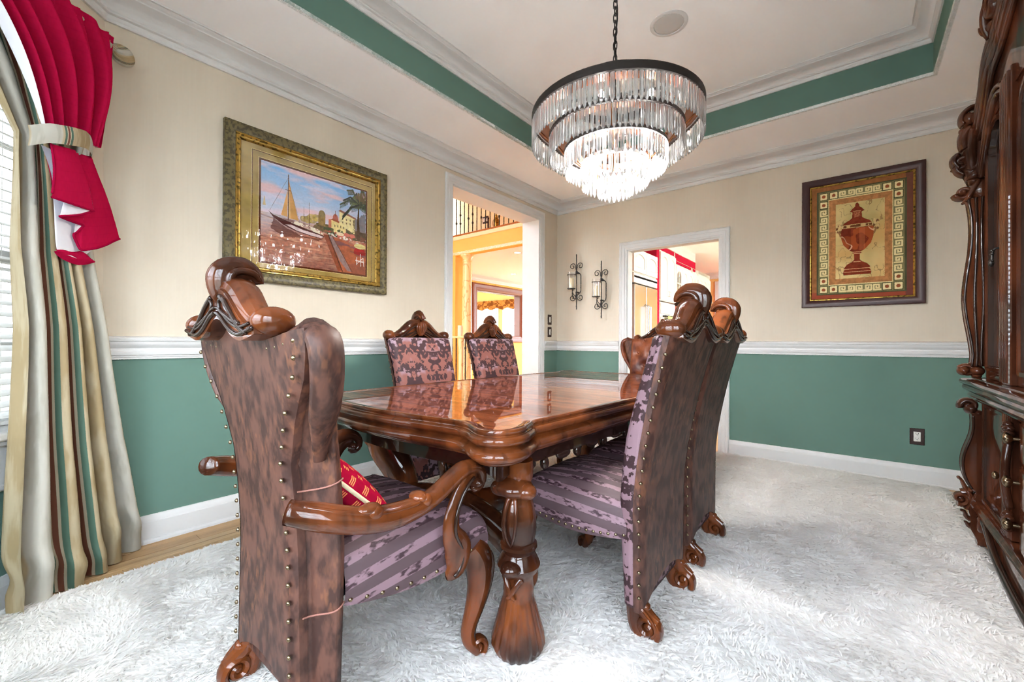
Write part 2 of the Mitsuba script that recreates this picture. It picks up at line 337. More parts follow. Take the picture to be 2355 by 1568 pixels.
# ceiling: soffit ring, green tray band, tray
TX0, TX1, TY1, TY0 = 0.64, 3.234, -0.672, -3.95
outer = sg.Polygon(FL).buffer(0.1, join_style=2)
put('ceiling__soffit', prism(outer.difference(sg.box(TX0, TY0, TX1, TY1)), ZC, ZC + 0.02, e1=(1, 0, 0), e2=(0, 1, 0), e3=(0, 0, 1)), 'paint_ceiling')
band = cat([box(TX0 - 0.02, TX0, TY0, TY1, ZC, ZT), box(TX1, TX1 + 0.02, TY0, TY1, ZC, ZT), box(TX0 - 0.02, TX1 + 0.02, TY1, TY1 + 0.02, ZC, ZT), box(TX0 - 0.02, TX1 + 0.02, TY0 - 0.02, TY0, ZC, ZT)])
put('ceiling__tray_band', band, 'paint_green', label='green painted band of the tray ceiling')
put('ceiling__tray_panel', box(TX0 - 0.02, TX1 + 0.02, TY0 - 0.02, TY1 + 0.02, ZT, ZT + 0.03), 'paint_ceiling')
struct('ceiling', 'white tray ceiling with a green band')

# mouldings
def arc(c, r, a0, a1, n=6): return [(c[0] + r * math.cos(math.radians(a)), c[1] + r * math.sin(math.radians(a))) for a in np.linspace(a0, a1, n)]
CROWN = [(0, -0.133), (0.012, -0.133), (0.012, -0.118), (0.016, -0.112), (0.018, -0.1), (0.03, -0.096), (0.03, -0.088)] + \
        [(0.034 + 0.062 * (1 - math.cos(a)), -0.084 + 0.052 * math.sin(a)) for a in np.linspace(0, 1.35, 7)] + \
        [(0.098, -0.026), (0.104, -0.026), (0.108, -0.02), (0.118, -0.016), (0.124, -0.01), (0.126, -0.008), (0.136, -0.008), (0.136, 0.0), (0, 0)]
wallpath = [(*BL1, 0), (*BL0, 0), (0, 0, 0), (W, 0, 0), (W, YB, 0), (*BR1, 0)]
def lift(path, z): return [(p[0], p[1], z) for p in path]
put('trim_1', mould(lift(wallpath, ZC), CROWN, closed=True, side=-1), 'paint_trim', smooth=25); struct('trim_1', 'white crown moulding round the room')
TC = [(a * 0.8, b * 0.76) for a, b in CROWN]
put('trim_2', mould([(TX0, TY0, ZT), (TX0, TY1, ZT), (TX1, TY1, ZT), (TX1, TY0, ZT)], TC, closed=True, side=-1), 'paint_trim', smooth=25)
struct('trim_2', 'white crown moulding inside the ceiling tray')
RAIL = [(0, 0.954), (0.012, 0.954), (0.013, 0.964), (0.017, 0.966), (0.017, 0.972), (0.022, 0.976), (0.024, 0.984), (0.024, 0.992), (0.018, 0.998), (0.017, 1.006)] + \
       [(0.017 + 0.016 * math.sin(a), 1.01 + 0.028 * a / 1.6) for a in np.linspace(0, 1.6, 5)] + [(0.034, 1.044), (0.04, 1.046), (0.043, 1.053), (0.043, 1.06), (0.036, 1.066), (0.024, 1.07), (0, 1.071)]
CW = 0.088
def runs(key, prof, label, rail=False):
    o = 0
    gap = .075 * S2
    ends = [[(gap, YB - gap, 0), (*BL0, 0), (0, OP[0] - CW, 0)], [(KO[1] + CW, 0, 0), (W, 0, 0), (W, YB, 0), (W - gap, YB - gap, 0)]] if rail else [[(*BL1, 0), (*BL0, 0), (0, OP[0] - CW, 0)], [(KO[1] + CW, 0, 0), (W, 0, 0), (W, YB, 0), (*BR1, 0)]]
    for path in (ends[0], [(0, OP[1] + CW, 0), (0, 0, 0), (KO[0] - CW, 0, 0)], ends[1]):
        put(key + '__length', mould(path, prof, side=-1), 'paint_trim', smooth=25)
    struct(key, label)
runs('trim_3', RAIL, 'white chair rail between the beige and the green', rail=True)
BASE = [(0, 0), (0.026, 0), (0.026, 0.012), (0.022, 0.02), (0.016, 0.022), (0.016, 0.106), (0.014, 0.11), (0.014, 0.114), (0.012, 0.122), (0.01, 0.13), (0.007, 0.136), (0.006, 0.142), (0, 0.143)]
runs('baseboard_all', BASE, 'white baseboard')
CAS = [(0, 0), (0, 0.01), (0.006, 0.013), (0.02, 0.013), (0.024, 0.017), (0.05, 0.019), (0.056, 0.016), (0.06, 0.019), (0.078, 0.021), (0.084, 0.017), (0.088, 0.015), (0.088, 0)]
def casing(key, a0, a1, z1, side_of, label, depth, lining=0.02):
    if side_of == 'L':
        path = [(0, a0, 0.0), (0, a0, z1), (0, a1, z1), (0, a1, 0.0)]; up = (1, 0, 0)
        jamb = cat([box(-depth, 0.001, a0, a0 + 0.012, 0, z1), box(-depth, 0.001, a1 - 0.012, a1, 0, z1), box(-depth, 0.001, a0, a1, z1 - 0.012, z1)])
        back = [(-depth, a0, 0.0), (-depth, a0, z1), (-depth, a1, z1), (-depth, a1, 0.0)]
    else:
        path = [(a0, 0, 0.0), (a0, 0, z1), (a1, 0, z1), (a1, 0, 0.0)]; up = (0, -1, 0)
        jamb = cat([box(a0, a0 + 0.012, -0.001, depth, 0, z1), box(a1 - 0.012, a1, -0.001, depth, 0, z1), box(a0, a1, -0.001, depth, z1 - 0.012, z1)])
        back = [(a0, depth, 0.0), (a0, depth, z1), (a1, depth, z1), (a1, depth, 0.0)]
    m = mould(path, CAS, up=up, side=1); 
    c = A([a0, 0, 0]) if side_of != 'L' else A([0, a0, 0])
    if (m.vertices[:, 1 if side_of == 'L' else 0].min() > a0 - 0.02): m = mould(path, CAS, up=up, side=-1)
    put(key + '__casing', m, 'paint_trim', smooth=25); put(key + '__jamb', jamb, 'paint_trim')
    m2 = mould(back, CAS, up=tuple(-A(up)), side=1)
    if (m2.vertices[:, 1 if side_of == 'L' else 0].min() > a0 - 0.02): m2 = mould(back, CAS, up=tuple(-A(up)), side=-1)
    put(key + '__casing', m2, 'paint_trim', smooth=25)
    struct(key, label)
casing('door_1', OP[0], OP[1], OP[2], 'L', 'wide white cased opening to the hall', 0.24)
casing('door_2', KO[0], KO[1], KO[2], 'F', 'white cased doorway to the kitchen', 0.11)

# ---------------------------------------------------------------- bay window with blind
EB = A([S2, -S2, 0]); NB = A([S2, S2, 0]); OB = A([0, YB, 0.0])      # along the bay wall away from the corner, into the room
def bayp(s, z, d): return OB + s * EB + d * NB + A([0, 0, z])
def bbox(s0, s1, z0, z1, d0, d1, c=None):
    m = cbox(s0, s1, d0, d1, z0, z1, c) if c else box(s0, s1, d0, d1, z0, z1)
    R = np.stack([EB, NB, A([0, 0, 1.0])], 1)
    m = m.copy(); m.vertices = OB + m.vertices @ R.T
    if np.linalg.det(R) < 0: m.faces = m.faces[:, ::-1]
    return m
s0, s1, z0, z1 = WIN
casew = mould([bayp(s0, z0, 0), bayp(s0, z1, 0), bayp(s1, z1, 0), bayp(s1, z0, 0)], CAS, up=NB, side=1)
if abs((casew.vertices - OB) @ EB).min() > s0 - 0.02: casew = mould([bayp(s0, z0, 0), bayp(s0, z1, 0), bayp(s1, z1, 0), bayp(s1, z0, 0)], CAS, up=NB, side=-1)
put('window_1__casing', casew, 'paint_trim', smooth=25)
put('window_1__jamb', cat([bbox(s0, s0 + 0.012, z0, z1, -0.14, 0), bbox(s1 - 0.012, s1, z0, z1, -0.14, 0), bbox(s0, s1, z1 - 0.012, z1, -0.14, 0), bbox(s0, s1, z0, z0 + 0.012, -0.14, 0)]), 'paint_trim')
put('window_1__sill', cat([bbox(s0 - 0.13, s1 + 0.13, z0 - 0.03, z0, -0.1, 0.055, 0.006), bbox(s0 - 0.1, s1 + 0.1, z0 - 0.055, z0 - 0.03, 0, 0.035, 0.006)]), 'paint_trim')
put('window_1__apron', cat([bbox(s0 - 0.1, s1 + 0.1, z0 - 0.21, z0 - 0.055, 0, 0.018, 0.004), bbox(s0 - 0.1, s1 + 0.1, z0 - 0.225, z0 - 0.2, 0, 0.026, 0.006)]), 'paint_trim')
zm = 1.36
put('window_1__sash', cat([bbox(s0 + .012, s0 + .06, z0, z1, -.12, -.09, .004), bbox(s1 - .06, s1 - .012, z0, z1, -.12, -.09, .004), bbox(s0 + .012, s1 - .012, zm, zm + .05, -.12, -.085, .004),
    bbox(s0 + .012, s1 - .012, z0, z0 + .06, -.12, -.09, .004), bbox(s0 + .012, s1 - .012, z1 - .06, z1, -.12, -.09, .004), bbox((s0 + s1) / 2 - .01, (s0 + s1) / 2 + .01, z0, z1, -.118, -.1, .003)] +
    [bbox(s0 + .06, s1 - .06, z - .01, z + .01, -.118, -.1, .003) for z in (1.03, 1.84)]), 'paint_trim')
put('window_1__pane', bbox(s0 + .05, s1 - .05, z0 + .03, z1 - .03, -.1085, -.1075), 'glass_dimmed')
struct('window_1', 'white sash window in the angled bay wall behind a blind')
BLN = ('window_blind')
tag(BLN, 'white horizontal slat blind hanging in the bay window beside the curtain', 'blind')
put(BLN + '__headrail', bbox(s0 + .02, s1 - .02, z1 - .07, z1 - .015, -.085, -.02, .004), 'blind_white')
slat = shape(prism([(-.026, -.001), (.026, -.001), (.026, .0015), (.012, .004), (-.012, .004), (-.026, .0015)], s0 + .022, s1 - .022, o=OB, e1=tuple(NB * .94 + A([0, 0, -.34])), e2=(0, 0, 1), e3=tuple(EB)), 'blind_white')
for k in range(34):
    z = z0 + .05 + k * .0445
    put(BLN + '__slat', slat, None, tw=M4(t=tuple(NB * -.052 + A([0, 0, z]))))
put(BLN + '__bottom_rail', bbox(s0 + .022, s1 - .022, z0 + .014, z0 + .032, -.075, -.03, .004), 'blind_white')
put(BLN + '__ladder_tape', cat([bbox(s, s + .002, z0 + .02, z1 - .05, -.027, -.0265) for s in (s0 + .2, (s0 + s1) / 2, s1 - .2)] + [bbox(s, s + .002, z0 + .02, z1 - .05, -.079, -.0785) for s in (s0 + .2, (s0 + s1) / 2, s1 - .2)]), 'blind_white')
# unseen bay windows behind the camera, with slats that steer the daylight
def win_other(key, p, e, n, s0, s1, z0, z1, label, tilt=0.0):
    p, e, n = A([*p, 0.0]), A([*e, 0.0]), A([*n, 0.0])
    def B(a, b, c, d, f, g):
        m = box(a, b, f, g, c, d); R = np.stack([e, n, A([0, 0, 1.0])], 1); m.vertices = p + m.vertices @ R.T
        if np.linalg.det(R) < 0: m.faces = m.faces[:, ::-1]
        return m
    sm = (s0 + s1) / 2
    put(key + '__frame', cat([B(s0 - .08, s0 + .04, z0 - .08, z1 + .08, -.08, .02), B(s1 - .04, s1 + .08, z0 - .08, z1 + .08, -.08, .02), B(s0, s1, z1 - .04, z1 + .08, -.08, .02), B(s0, s1, z0 - .08, z0 + .04, -.08, .03), B(s0, s1, 1.4, 1.44, -.08, -.03), B(sm - .015, sm + .015, z0, z1, -.07, -.04)]), 'paint_trim')
    put(key + '__unseen_blind_slats', cat([xf(B(s0 + .04, s1 - .04, -.001, .001, -.025, .025), M4(t=(0, 0, z)) @ M4(t=p) @ trimesh.transformations.rotation_matrix(tilt, e) @ M4(t=-p) @ M4(t=n * -.0)) for z in np.arange(z0 + .06, z1 - .04, .044)]), 'blind_white')  # blinds out of view, set to send window light up to the ceiling
    struct(key, label)
win_other('window_2', BR1, (-1, 0), (0, 1), .1, 1.65, .45, 2.5, 'unseen white window in the back of the bay, its blind steers the daylight', .45)
win_other('window_3', BR0, (-S2, -S2), (-S2, S2), *WIN, 'unseen white window in the right angled wall of the bay, its blind steers the daylight', .5)
put('ground', box(-40, 40, -45, 40, -0.6, -0.5), 'pale_ground'); struct('ground', 'pale ground outside that bounces daylight up indoors')
put('siding_wall', box(-5.5, -2.2, -6.8, -6.6, -0.5, 3.2), 'siding'); struct('siding_wall', 'pale wall outside the bay window')
# ---------------------------------------------------------------- rug
RX0, RX1, RY0, RY1 = 0.367, 3.38, -4.41, -0.085
def rug_h(x, y):
    p = np.stack([x, y, 0 * x], -1)
    sw = meshkit.fbm(p * A([5.0, 5.0, 1]) + 3, 3, 5) * 6.3
    a = np.stack([x * np.cos(sw) + y * np.sin(sw), -x * np.sin(sw) + y * np.cos(sw), 0 * x], -1)
    h = meshkit.fbm(p * 14, 3, 1) * 0.012 + meshkit.noise(a * A([22, 75, 1]), 2) * 0.008 + meshkit.fbm(p * 3.2, 2, 9) * 0.012
    e = np.minimum.reduce([x - RX0, RX1 - x, RY1 - y, y - RY0]); return 0.004 + (0.016 + h) * np.clip(e / 0.05, 0, 1) ** 0.5
nx, ny = 420, 640
gx, gy = np.meshgrid(np.linspace(RX0, RX1, nx), np.linspace(RY0, RY1, ny), indexing='ij')
gx = gx + (meshkit.noise(np.stack([gx * 30, gy * 30, gx * 0], -1), 4) - .5) * 0.02 * (np.abs(gx - RX0) + np.abs(gx - RX1) < RX1 - RX0 + .03)
put('area_rug', gridmesh(np.stack([gx, gy, rug_h(gx, gy)], -1)), 'rug_white', smooth=True)
tag('area_rug', 'thick white shaggy rug under the table and chairs', 'rug')
def fur(n):
    u = rng.random((n, 2)); d = u[:, 1] ** 1.8
    y = -4.40 + d * 4.31; x = RX0 + u[:, 0] * (RX1 - RX0)
    ed = rng.random(n) < 0.06; x = np.where(ed, RX0 + rng.random(n) * 0.012, x)
    z = rug_h(np.clip(x, RX0, RX1), y)
    p = np.stack([x, y, 0 * x], -1)
    ang = meshkit.fbm(p * A([2.6, 2.6, 1]), 3, 21) * 14 + rng.normal(0, .5, n)
    ang = np.where(ed, np.pi + rng.normal(0, .7, n), ang)
    L = rng.uniform(.018, .038, n); w = rng.uniform(.0016, .003, n)
    dv = np.stack([np.cos(ang), np.sin(ang)], -1); sv = np.stack([-dv[:, 1], dv[:, 0]], -1)
    lift = rng.uniform(.25, .8, n)
    def at(t, k):
        q = np.empty((n, 3)); q[:, :2] = p[:, :2] + dv * (L * t)[:, None] + sv * (w * k)[:, None]
        q[:, 2] = np.maximum(z - .004 + L * lift * (t - .55 * t * t), .002); return q
    V = np.stack([at(0, -1), at(0, 1), at(.55, -.8), at(.55, .8), at(1, 0)], 1).reshape(-1, 3)
    b = np.arange(n)[:, None] * 5
    F = np.concatenate([b + A([[0, 1, 3]]), b + A([[0, 3, 2]]), b + A([[2, 3, 4]])], 0)
    return trimesh.Trimesh(V, F, process=False)
put('area_rug__pile', fur(210000), 'rug_fur', smooth=True, label='loose white pile')
labels['area_rug__pile']['kind'] = 'stuff'

# ---------------------------------------------------------------- upholstered chairs (local: x right, y forwards, origin on the floor under the rear of the back)
def loft(sections, n=None):
    """closed mesh through rings of equal length"""
    P = np.stack(sections, 1); c0, c1 = P[:, 0].mean(0), P[:, -1].mean(0); k = len(P)
    P = np.concatenate([np.repeat(c0[None, None], k, 0), P, np.repeat(c1[None, None], k, 0)], 1)
    return gridmesh(P, closeu=True)
def rrect(w0, w1, y0, y1, z, r=0.02, n=5, dz=0.0):
    """rounded rectangle ring, half width w0 at y0, w1 at y1"""
    ring = []
    for cx, cy, a0, w in ((-1, 0, 180, w0), (1, 0, 270, w0), (1, 1, 0, w1), (-1, 1, 90, w1)):
        for a in np.linspace(a0, a0 + 90, n):
            ring.append((cx * (w - r) + r * math.cos(math.radians(a)), (y1 if cy else y0) + (-r if cy else r) + r * math.sin(math.radians(a)), z))
    return A(ring)
nail = shape(trimesh.intersections.slice_mesh_plane(ell((0, 0, 0), (.0062, .0062, .0055), 2), (0, 0, 1), (0, 0, -.0012)), 'brass_aged', smooth=True)
def nail_at(root, p, nrm, key='nailhead'):
    n = A(nrm, float); n /= np.linalg.norm(n); a = np.cross(n, (0, 0, 1)) if abs(n[2]) < .9 else A([1.0, 0, 0]); a /= np.linalg.norm(a)
    return (key, M4(np.stack([a, np.cross(n, a), n], 1), p))
LEAN = 0.12
def REAR(z): return -0.004 - LEAN * np.clip((z - 0.45) / 0.62, 0, 1.2) ** 1.5          # lean of the back
def arch(x, hw): x = abs(x) / hw; return 1.038 + 0.058 * math.exp(-(x / .34) ** 2) + 0.02 * max(0, x - .62) / .38
def crest_parts(dy=0.0, hw=0.265):
    """carved cresting: rail plate, shoulders, ears, plume, carved lines"""
    y0, y1 = -0.142 + dy, -0.072 + dy
    xs = np.linspace(-hw * .92, hw * .92, 41)
    low = [(x, arch(x, hw) - .004) for x in xs]
    def topz(x):
        q = abs(x) / hw; return 1.062 + .098 * (0.5 + 0.5 * math.cos(math.pi * min(1, q / .84))) + 0.0 * q
    up = [(x, max(topz(x), arch(x, hw) + .012)) for x in xs[::-1]]
    plate = raised(sg.Polygon(low + up).buffer(.004), y0, y1, .012, e3=(0, 1, 0))
    plate2 = raised(sg.Polygon(low + up).buffer(.004), -y1, -y0, .012, e3=(0, -1, 0))
    ms = [plate, plate2]
    for s in (-1, 1):
        sh = spline([(s * .02, -.1 + dy, 1.165), (s * .07, -.1 + dy, 1.15), (s * .12, -.1 + dy, 1.112), (s * .18, -.1 + dy, 1.076), (s * .215, -.1 + dy, 1.066)], 22)
        ms.append(tube(sh, np.linspace(.03, .022, 22), 12, flat=(1.35, 1), ref=(0, 0, 1)))
    ears = []
    for s in (-1, 1):
        c = (s * (hw - .022), -.1 + dy, 1.077)
        e = cat([ell(c, (.033, .048, .033), 3), ell((c[0] - s * .025, c[1], c[2] - .012), (.018, .04, .014), 2)])
        ears.append(e)
    pl = spline([(0, -.11 + dy, 1.14), (0, -.125 + dy, 1.172), (0, -.118 + dy, 1.205), (0, -.085 + dy, 1.215), (0, -.055 + dy, 1.2), (0, -.05 + dy, 1.185)], 24)
    rr = np.interp(np.linspace(0, 1, 24), [0, .35, .7, 1], [.02, .026, .024, .012])
    plume = [tube(pl, rr, 12, flat=(1.6, .8), ref=(1, 0, 0))]
    for s in (-1, 1):
        q = pl + A([s * .02, 0.006, 0]); plume.append(tube(q[2:-1], rr[2:-1] * .42, 8))
        plume.append(tube(spline([(s * .012, -.075 + dy, 1.19), (s * .03, -.07 + dy, 1.172), (s * .05, -.08 + dy, 1.16), (s * .052, -.085 + dy, 1.148)], 12), np.linspace(.013, .005, 12), 8))
    leaf = []
    for s in (-2, -1, 0, 1, 2):
        q = spline([(s * .006, -.066 + dy, 1.17), (s * .018, -.056 + dy, 1.14), (s * .016, -.06 + dy, 1.105), (s * .005, -.066 + dy, 1.075)], 14)
        leaf.append(tube(q, np.interp(np.linspace(0, 1, 14), [0, .4, 1], [.008, .011, .004]), 8))
    lines = []
    for yy in (y0 - .003, y1 + .003):
        for s in (-1, 1):
            q = [(s * x * hw * .93, yy, arch(x * hw * .93, hw) + .007) for x in np.linspace(.0, 1, 24)]; lines.append(tube(q, .0055, 8))
            q = [(s * x * hw * .88, yy, arch(x * hw * .88, hw) + .02 + .004 * math.sin(3.1 * x)) for x in np.linspace(.0, .97, 22)]; lines.append(tube(q, .004, 8))
            q = [(s * x, yy, topz(x) - .012) for x in np.linspace(.03, hw * .8, 22)]; lines.append(tube(q, .006, 8))
            q = spline([(s * .032, yy, 1.112), (s * .03, yy, 1.132), (s * .05, yy, 1.137), (s * .09, yy, 1.112), (s * .135, yy, 1.082), (s * .165, yy, 1.072), (s * .12, yy, 1.08), (s * .075, yy, 1.094), (s * .04, yy, 1.106), (s * .032, yy, 1.112)], 40); lines.append(tube(q, .0042, 8))
    return cat(ms), ears, cat(plume), cat(leaf), cat(lines)
def rear_foot(s, x):
    """scrolled wooden foot, s = side"""
    c = (x, -.012, .052)
    m = [scroll(c, .04, .014, (0, -1, 0), (0, 0, 1), 1.35, -.6, 1, w=1.9), tube(spline([(x, .03, .15), (x, .012, .11), (x, -.01, .092), (x, -.045, .075)], 12), np.linspace(.03, .016, 12), 10, flat=(1.2, 1), ref=(1, 0, 0)),
         tube(spline([(x, .035, .14), (x, .038, .07), (x, .018, .018), (x, -.02, .012)], 12), np.linspace(.026, .016, 12), 10, flat=(1.2, 1), ref=(1, 0, 0)),
         tube(spline([(x + s * .02, .02, .13), (x + s * .022, -.02, .1), (x + s * .02, -.045, .06), (x + s * .016, -.03, .03)], 12), .006, 6), ell((x, -.004, .118), (.018, .016, .016), 2)]
    return cat(m)
def front_leg(x, y, top, sx):
    """cabriole leg with a scroll toe, leaning out to (sx, +1)"""
    d = A([sx * .35, .94, 0]); p = A([x, y, 0])
    pth = spline([p + d * .0 + (0, 0, top), p + d * .03 + (0, 0, top - .06), p + d * .035 + (0, 0, top * .66), p + d * .008 + (0, 0, top * .38), p - d * .004 + (0, 0, top * .2), p + d * .012 + (0, 0, .045), p + d * .03 + (0, 0, .022)], 30)
    r = np.interp(np.linspace(0, 1, 30), [0, .15, .35, .7, .88, 1], [.042, .05, .04, .024, .021, .016])
    side = np.cross(d, (0, 0, 1))
    m = [tube(pth, r, 12, flat=(1, 1.05), ref=side), scroll(p + d * .03 + A([0, 0, .04]), .03, .011, d, (0, 0, 1), 1.3, -1.2, 1, w=2.0)]
    carve = []
    for k in (-1, 0, 1):
        q = pth + side * k * r[:, None] * .45 + d * (r[:, None] * .85); carve.append(tube(q[3:26], np.linspace(.008, .004, 23), 7))
    for k in (-1, 1):
        carve.append(scroll(p + d * .045 + side * k * .024 + A([0, 0, top - .035]), .017, .006, side * k, (0, 0, 1), 1.2, .5, 1, w=1.4))
    carve.append(ell(p + d * .07 + A([0, 0, top - .06]), (.014, .014, .02), 2))
    return cat(m), cat(carve)
def seat_mesh(wr, wf, y0, y1, hem0, hem1, zt, crown=.03, sag=.03, nu=61, nv=44):
    """striped cushion with its sides down to a curved hem; u runs across, from hem over the top to hem"""
    s = np.linspace(-1, 1, nu); P = np.zeros((nu, nv, 3)); U = np.zeros((nu, nv)); Vv = np.zeros((nu, nv)); rf = .05
    for j in range(nv):
        if j < nv - 14: t = j / (nv - 15); y = y0 + (y1 - rf - y0) * t; sc = 1.0
        elif j < nv - 5: a = (j - (nv - 15)) / 10 * math.pi / 2; y = y1 - rf + rf * math.sin(a); sc = 1 - .25 * (1 - math.cos(a)); t = 1
        else: k = (j - (nv - 5)) / 4; y = y1 - .004 * k; sc = .75 - .75 * k; t = 1
        tt = np.clip((y - y0) / (y1 - y0), 0, 1); w = wr + (wf - wr) * tt ** .8; h = hem0 + (hem1 - hem0) * tt - sag * math.sin(math.pi * tt)
        H = zt - h; r = .055
        tot = (H - r) + r * 1.5708 + (w - r); d = np.abs(s) * tot
        x = np.where(d < w - r, d, np.where(d < w - r + r * 1.5708, w - r + r * np.sin(np.clip((d - (w - r)) / r, 0, 1.5708)), w + .006 * np.sin(np.clip((d - (w - r) - r * 1.57) / (H - r), 0, 1) * 3.14)))
        z = np.where(d < w - r, zt + crown * (1 - (d / w) ** 2) * math.sin(math.pi * (.12 + .8 * tt)), np.where(d < w - r + r * 1.5708, zt - r + r * np.cos(np.clip((d - (w - r)) / r, 0, 1.5708)), zt - r - (d - (w - r) - r * 1.5708)))
        P[:, j, 0] = np.sign(s) * x; P[:, j, 1] = y; P[:, j, 2] = h + (z - h) * sc; U[:, j] = np.sign(s) * d; Vv[:, j] = y
    m = gridmesh(P, flip=True)
    # bottom
    uv = np.stack([U.ravel() + .7, Vv.ravel() + 1], -1)
    return m, uv, P
def build_chair(root, arm=False, damask_mat='fabric_damask', hw=.262, zt=.47):
    """entries of one chair as (name, shape dict, matrix)"""
    global LEAN
    LEAN = .068 if arm else .12; out = []
    def P(name, mesh, mat, smooth=30, uv=None): out.append([name, shape(mesh, mat, smooth=smooth, uv=uv), None])
    zs = [.115, .13, .2, .3, .4, .5, .6, .7, .78, .85, .9, .95, .985, 1.01, 1.03]
    if arm:
        W0 = lambda z: float(np.interp(z, [.1, .45, .72, .85, .97, 1.06], [.195, .18, .178, .235, .325, .345]))
        W1 = lambda z: float(np.interp(z, [.1, .45, .72, .85, .97, 1.06], [.25, .25, .25, .27, .32, .34]))
        TH = lambda z: float(np.interp(z, [.1, .7, 1.06], [.10, .115, .10]))
    else:
        W0 = lambda z: float(np.interp(z, [.1, .5, .9, 1.06], [.225, .235, .255, .27]))
        W1 = lambda z: float(np.interp(z, [.1, .5, .9, 1.06], [.222, .23, .25, .262]))
        TH = lambda z: float(np.interp(z, [.1, .4, .7, 1.06], [.075, .09, .095, .075]))
    # body: grid round the section so that cloth coordinates run across the front
    rings = []
    for z in zs: rings.append(rrect(W0(z), W1(z), REAR(z) + .016, REAR(z) + TH(z), z, .03, 6))
    top = zs[-1]
    hump = .5 * (np.cos(np.clip(rings[-1][:, 0] / (W1(1.03) * .98), -1, 1) * np.pi) + 1)
    for f, dz in ((.97, .022), (.86, .036), (.6, .042)):
        r = rings[len(zs) - 1].copy(); c = r.mean(0); r[:, :2] = c[:2] + (r[:, :2] - c[:2]) * A([.5 + f / 2 if f > .9 else (.5 + f / 2), f]); r[:, 2] = top + dz * .7 + hump * .045 * (1 if f < .99 else .5); rings.append(r)
    K = len(rings[0]); order = np.roll(np.arange(K), -3)
    Pr = np.stack([r[order] for r in rings], 1); Pr = np.concatenate([Pr, Pr[:1]], 0)
    # bulge of the front
    m = gridmesh(Pr); cc = np.concatenate([[0], np.cumsum(np.linalg.norm(np.diff(Pr[:, 4], axis=0), axis=1))])
    U = np.repeat(cc[:, None], Pr.shape[1], 1); V = Pr[:, :, 2]
    uv = np.stack([(U.ravel() - cc[-1] * 0.0) / .36 + .31, V.ravel() / .42], -1)
    bodymat = 'leather' if arm else damask_mat
    P('backrest', m, bodymat, True, uv)
    # leather rear panel with a hem that is arched between the feet, a little proud of the body
    nz = len(zs) + 3; cols = np.linspace(-1, 1, 25); G = np.zeros((25, nz + 2, 3))
    for i, c in enumerate(cols):
        lo = .105 + .075 * (1 - abs(c) ** 2.2) * (1 if abs(c) < .98 else .6)
        hi = arch(c * W0(1.03), hw if not arm else .30) - .004
        zz = np.linspace(lo, hi, nz)
        for j, z in enumerate(zz):
            w = W0(z) + .001
            ed = abs(c) > .93
            G[i, j + 1] = (c * w, REAR(z) - .006 * (1 - abs(c) ** 6) + (.012 if abs(c) > .999 else 0), z)
        G[i, 0] = G[i, 1] + A([0, .02, 0]); G[i, -1] = G[i, -2] + A([0, .03, .004])
    side = lambda k: np.concatenate([[G[k, j] + A([0, .02, 0]) for j in range(nz + 2)]]).reshape(1, nz + 2, 3)
    G = np.concatenate([side(0), G, side(-1)], 0)
    P('back_panel', gridmesh(G, flip=True), 'leather', 40)
    if arm:                                                             # rolled wings and their seams
        for s in (-1, 1):
            q = spline([(s * .315, REAR(1.04) + .046, 1.058), (s * .345, REAR(1.02) + .046, 1.045), (s * .353, REAR(.96) + .046, .97), (s * .31, REAR(.87) + .05, .87), (s * .268, REAR(.80) + .055, .80), (s * .245, REAR(.74) + .055, .74)], 30)
            P('wing', tube(q, np.interp(np.linspace(0, 1, 30), [0, .1, .6, 1], [.026, .032, .03, .012]), 14, flat=(.75, 1.35), ref=(0, 1, 0)), 'leather')
            q = spline([(0, REAR(1.03) + .042, 1.085), (s * .1, REAR(1.03) + .042, 1.058), (s * .2, REAR(1.03) + .042, 1.04), (s * .325, REAR(1.03) + .044, 1.058)], 20)
            P('top_roll', tube(q, np.linspace(.02, .03, 20), 12, flat=(1, 1.3), ref=(0, 1, 0)), 'leather')
        if arm == 'far':
            pass
    if arm:
        for s in (-1, 1):
            for zz in (.655, .335):
                q = [(s * (W0(zz) + .004), REAR(zz) + .02, zz), (s * ((W0(zz) + W1(zz)) / 2 + .003), REAR(zz) + .06, zz + .006), (s * (W1(zz) + .002), REAR(zz) + TH(zz) - .03, zz + .02), (s * (W1(zz) - .012), REAR(zz) + TH(zz) - .004, zz + .024)]
                P('seam', tube(spline(q, 14), .0022, 6), 'seam_thread')
    # nails down the edges
    nails = []
    def edge(c, z, off=0.0):
        w = W0(z); return (c * (w - .012), REAR(z) - .0075 + off, z)
    step = .044
    for s in (-1, 1):
        for z in np.arange(.16, 1.03, step):
            if arm: nails.append(nail_at(root, edge(s, z), (0, -1, .05)))
            else: nails.append(nail_at(root, (s * (W0(z) + .001), REAR(z) + .011, z), (s, -.15, 0)))
    if arm:
        for c in np.linspace(-.92, .92, 15): nails.append(nail_at(root, (c * W0(1.03), REAR(1.0) - .004, arch(c * W0(1.03), .30) - .026), (0, -1, .1)))
    crest, ears, plume, leaf, lines = crest_parts(.022 if arm else 0.0, hw)
    P('crest_rail', crest, 'wood_dark', 30)
    for e in ears: P('crest_rail__finial', e, 'wood_dark', True)
    P('crest_rail__plume', plume, 'wood_dark', True); P('crest_rail__leaf', leaf, 'wood_dark', True); P('crest_rail__carving', lines, 'wood_glaze', True)
    # seat
    wr, wf, yf = (.235, .33, .545) if arm else (.222, .272, .50)
    sm, suv, SP = seat_mesh(wr, wf, .10 if arm else .05, yf, .345, .375, zt + .01 if not arm else .485, .035, .03)
    P('seat', sm, 'fabric_stripe', True, suv)
    P('seat__underside', box(-wr + .02, wr - .02, .06, yf - .03, .36, .375), 'black_soft', False)
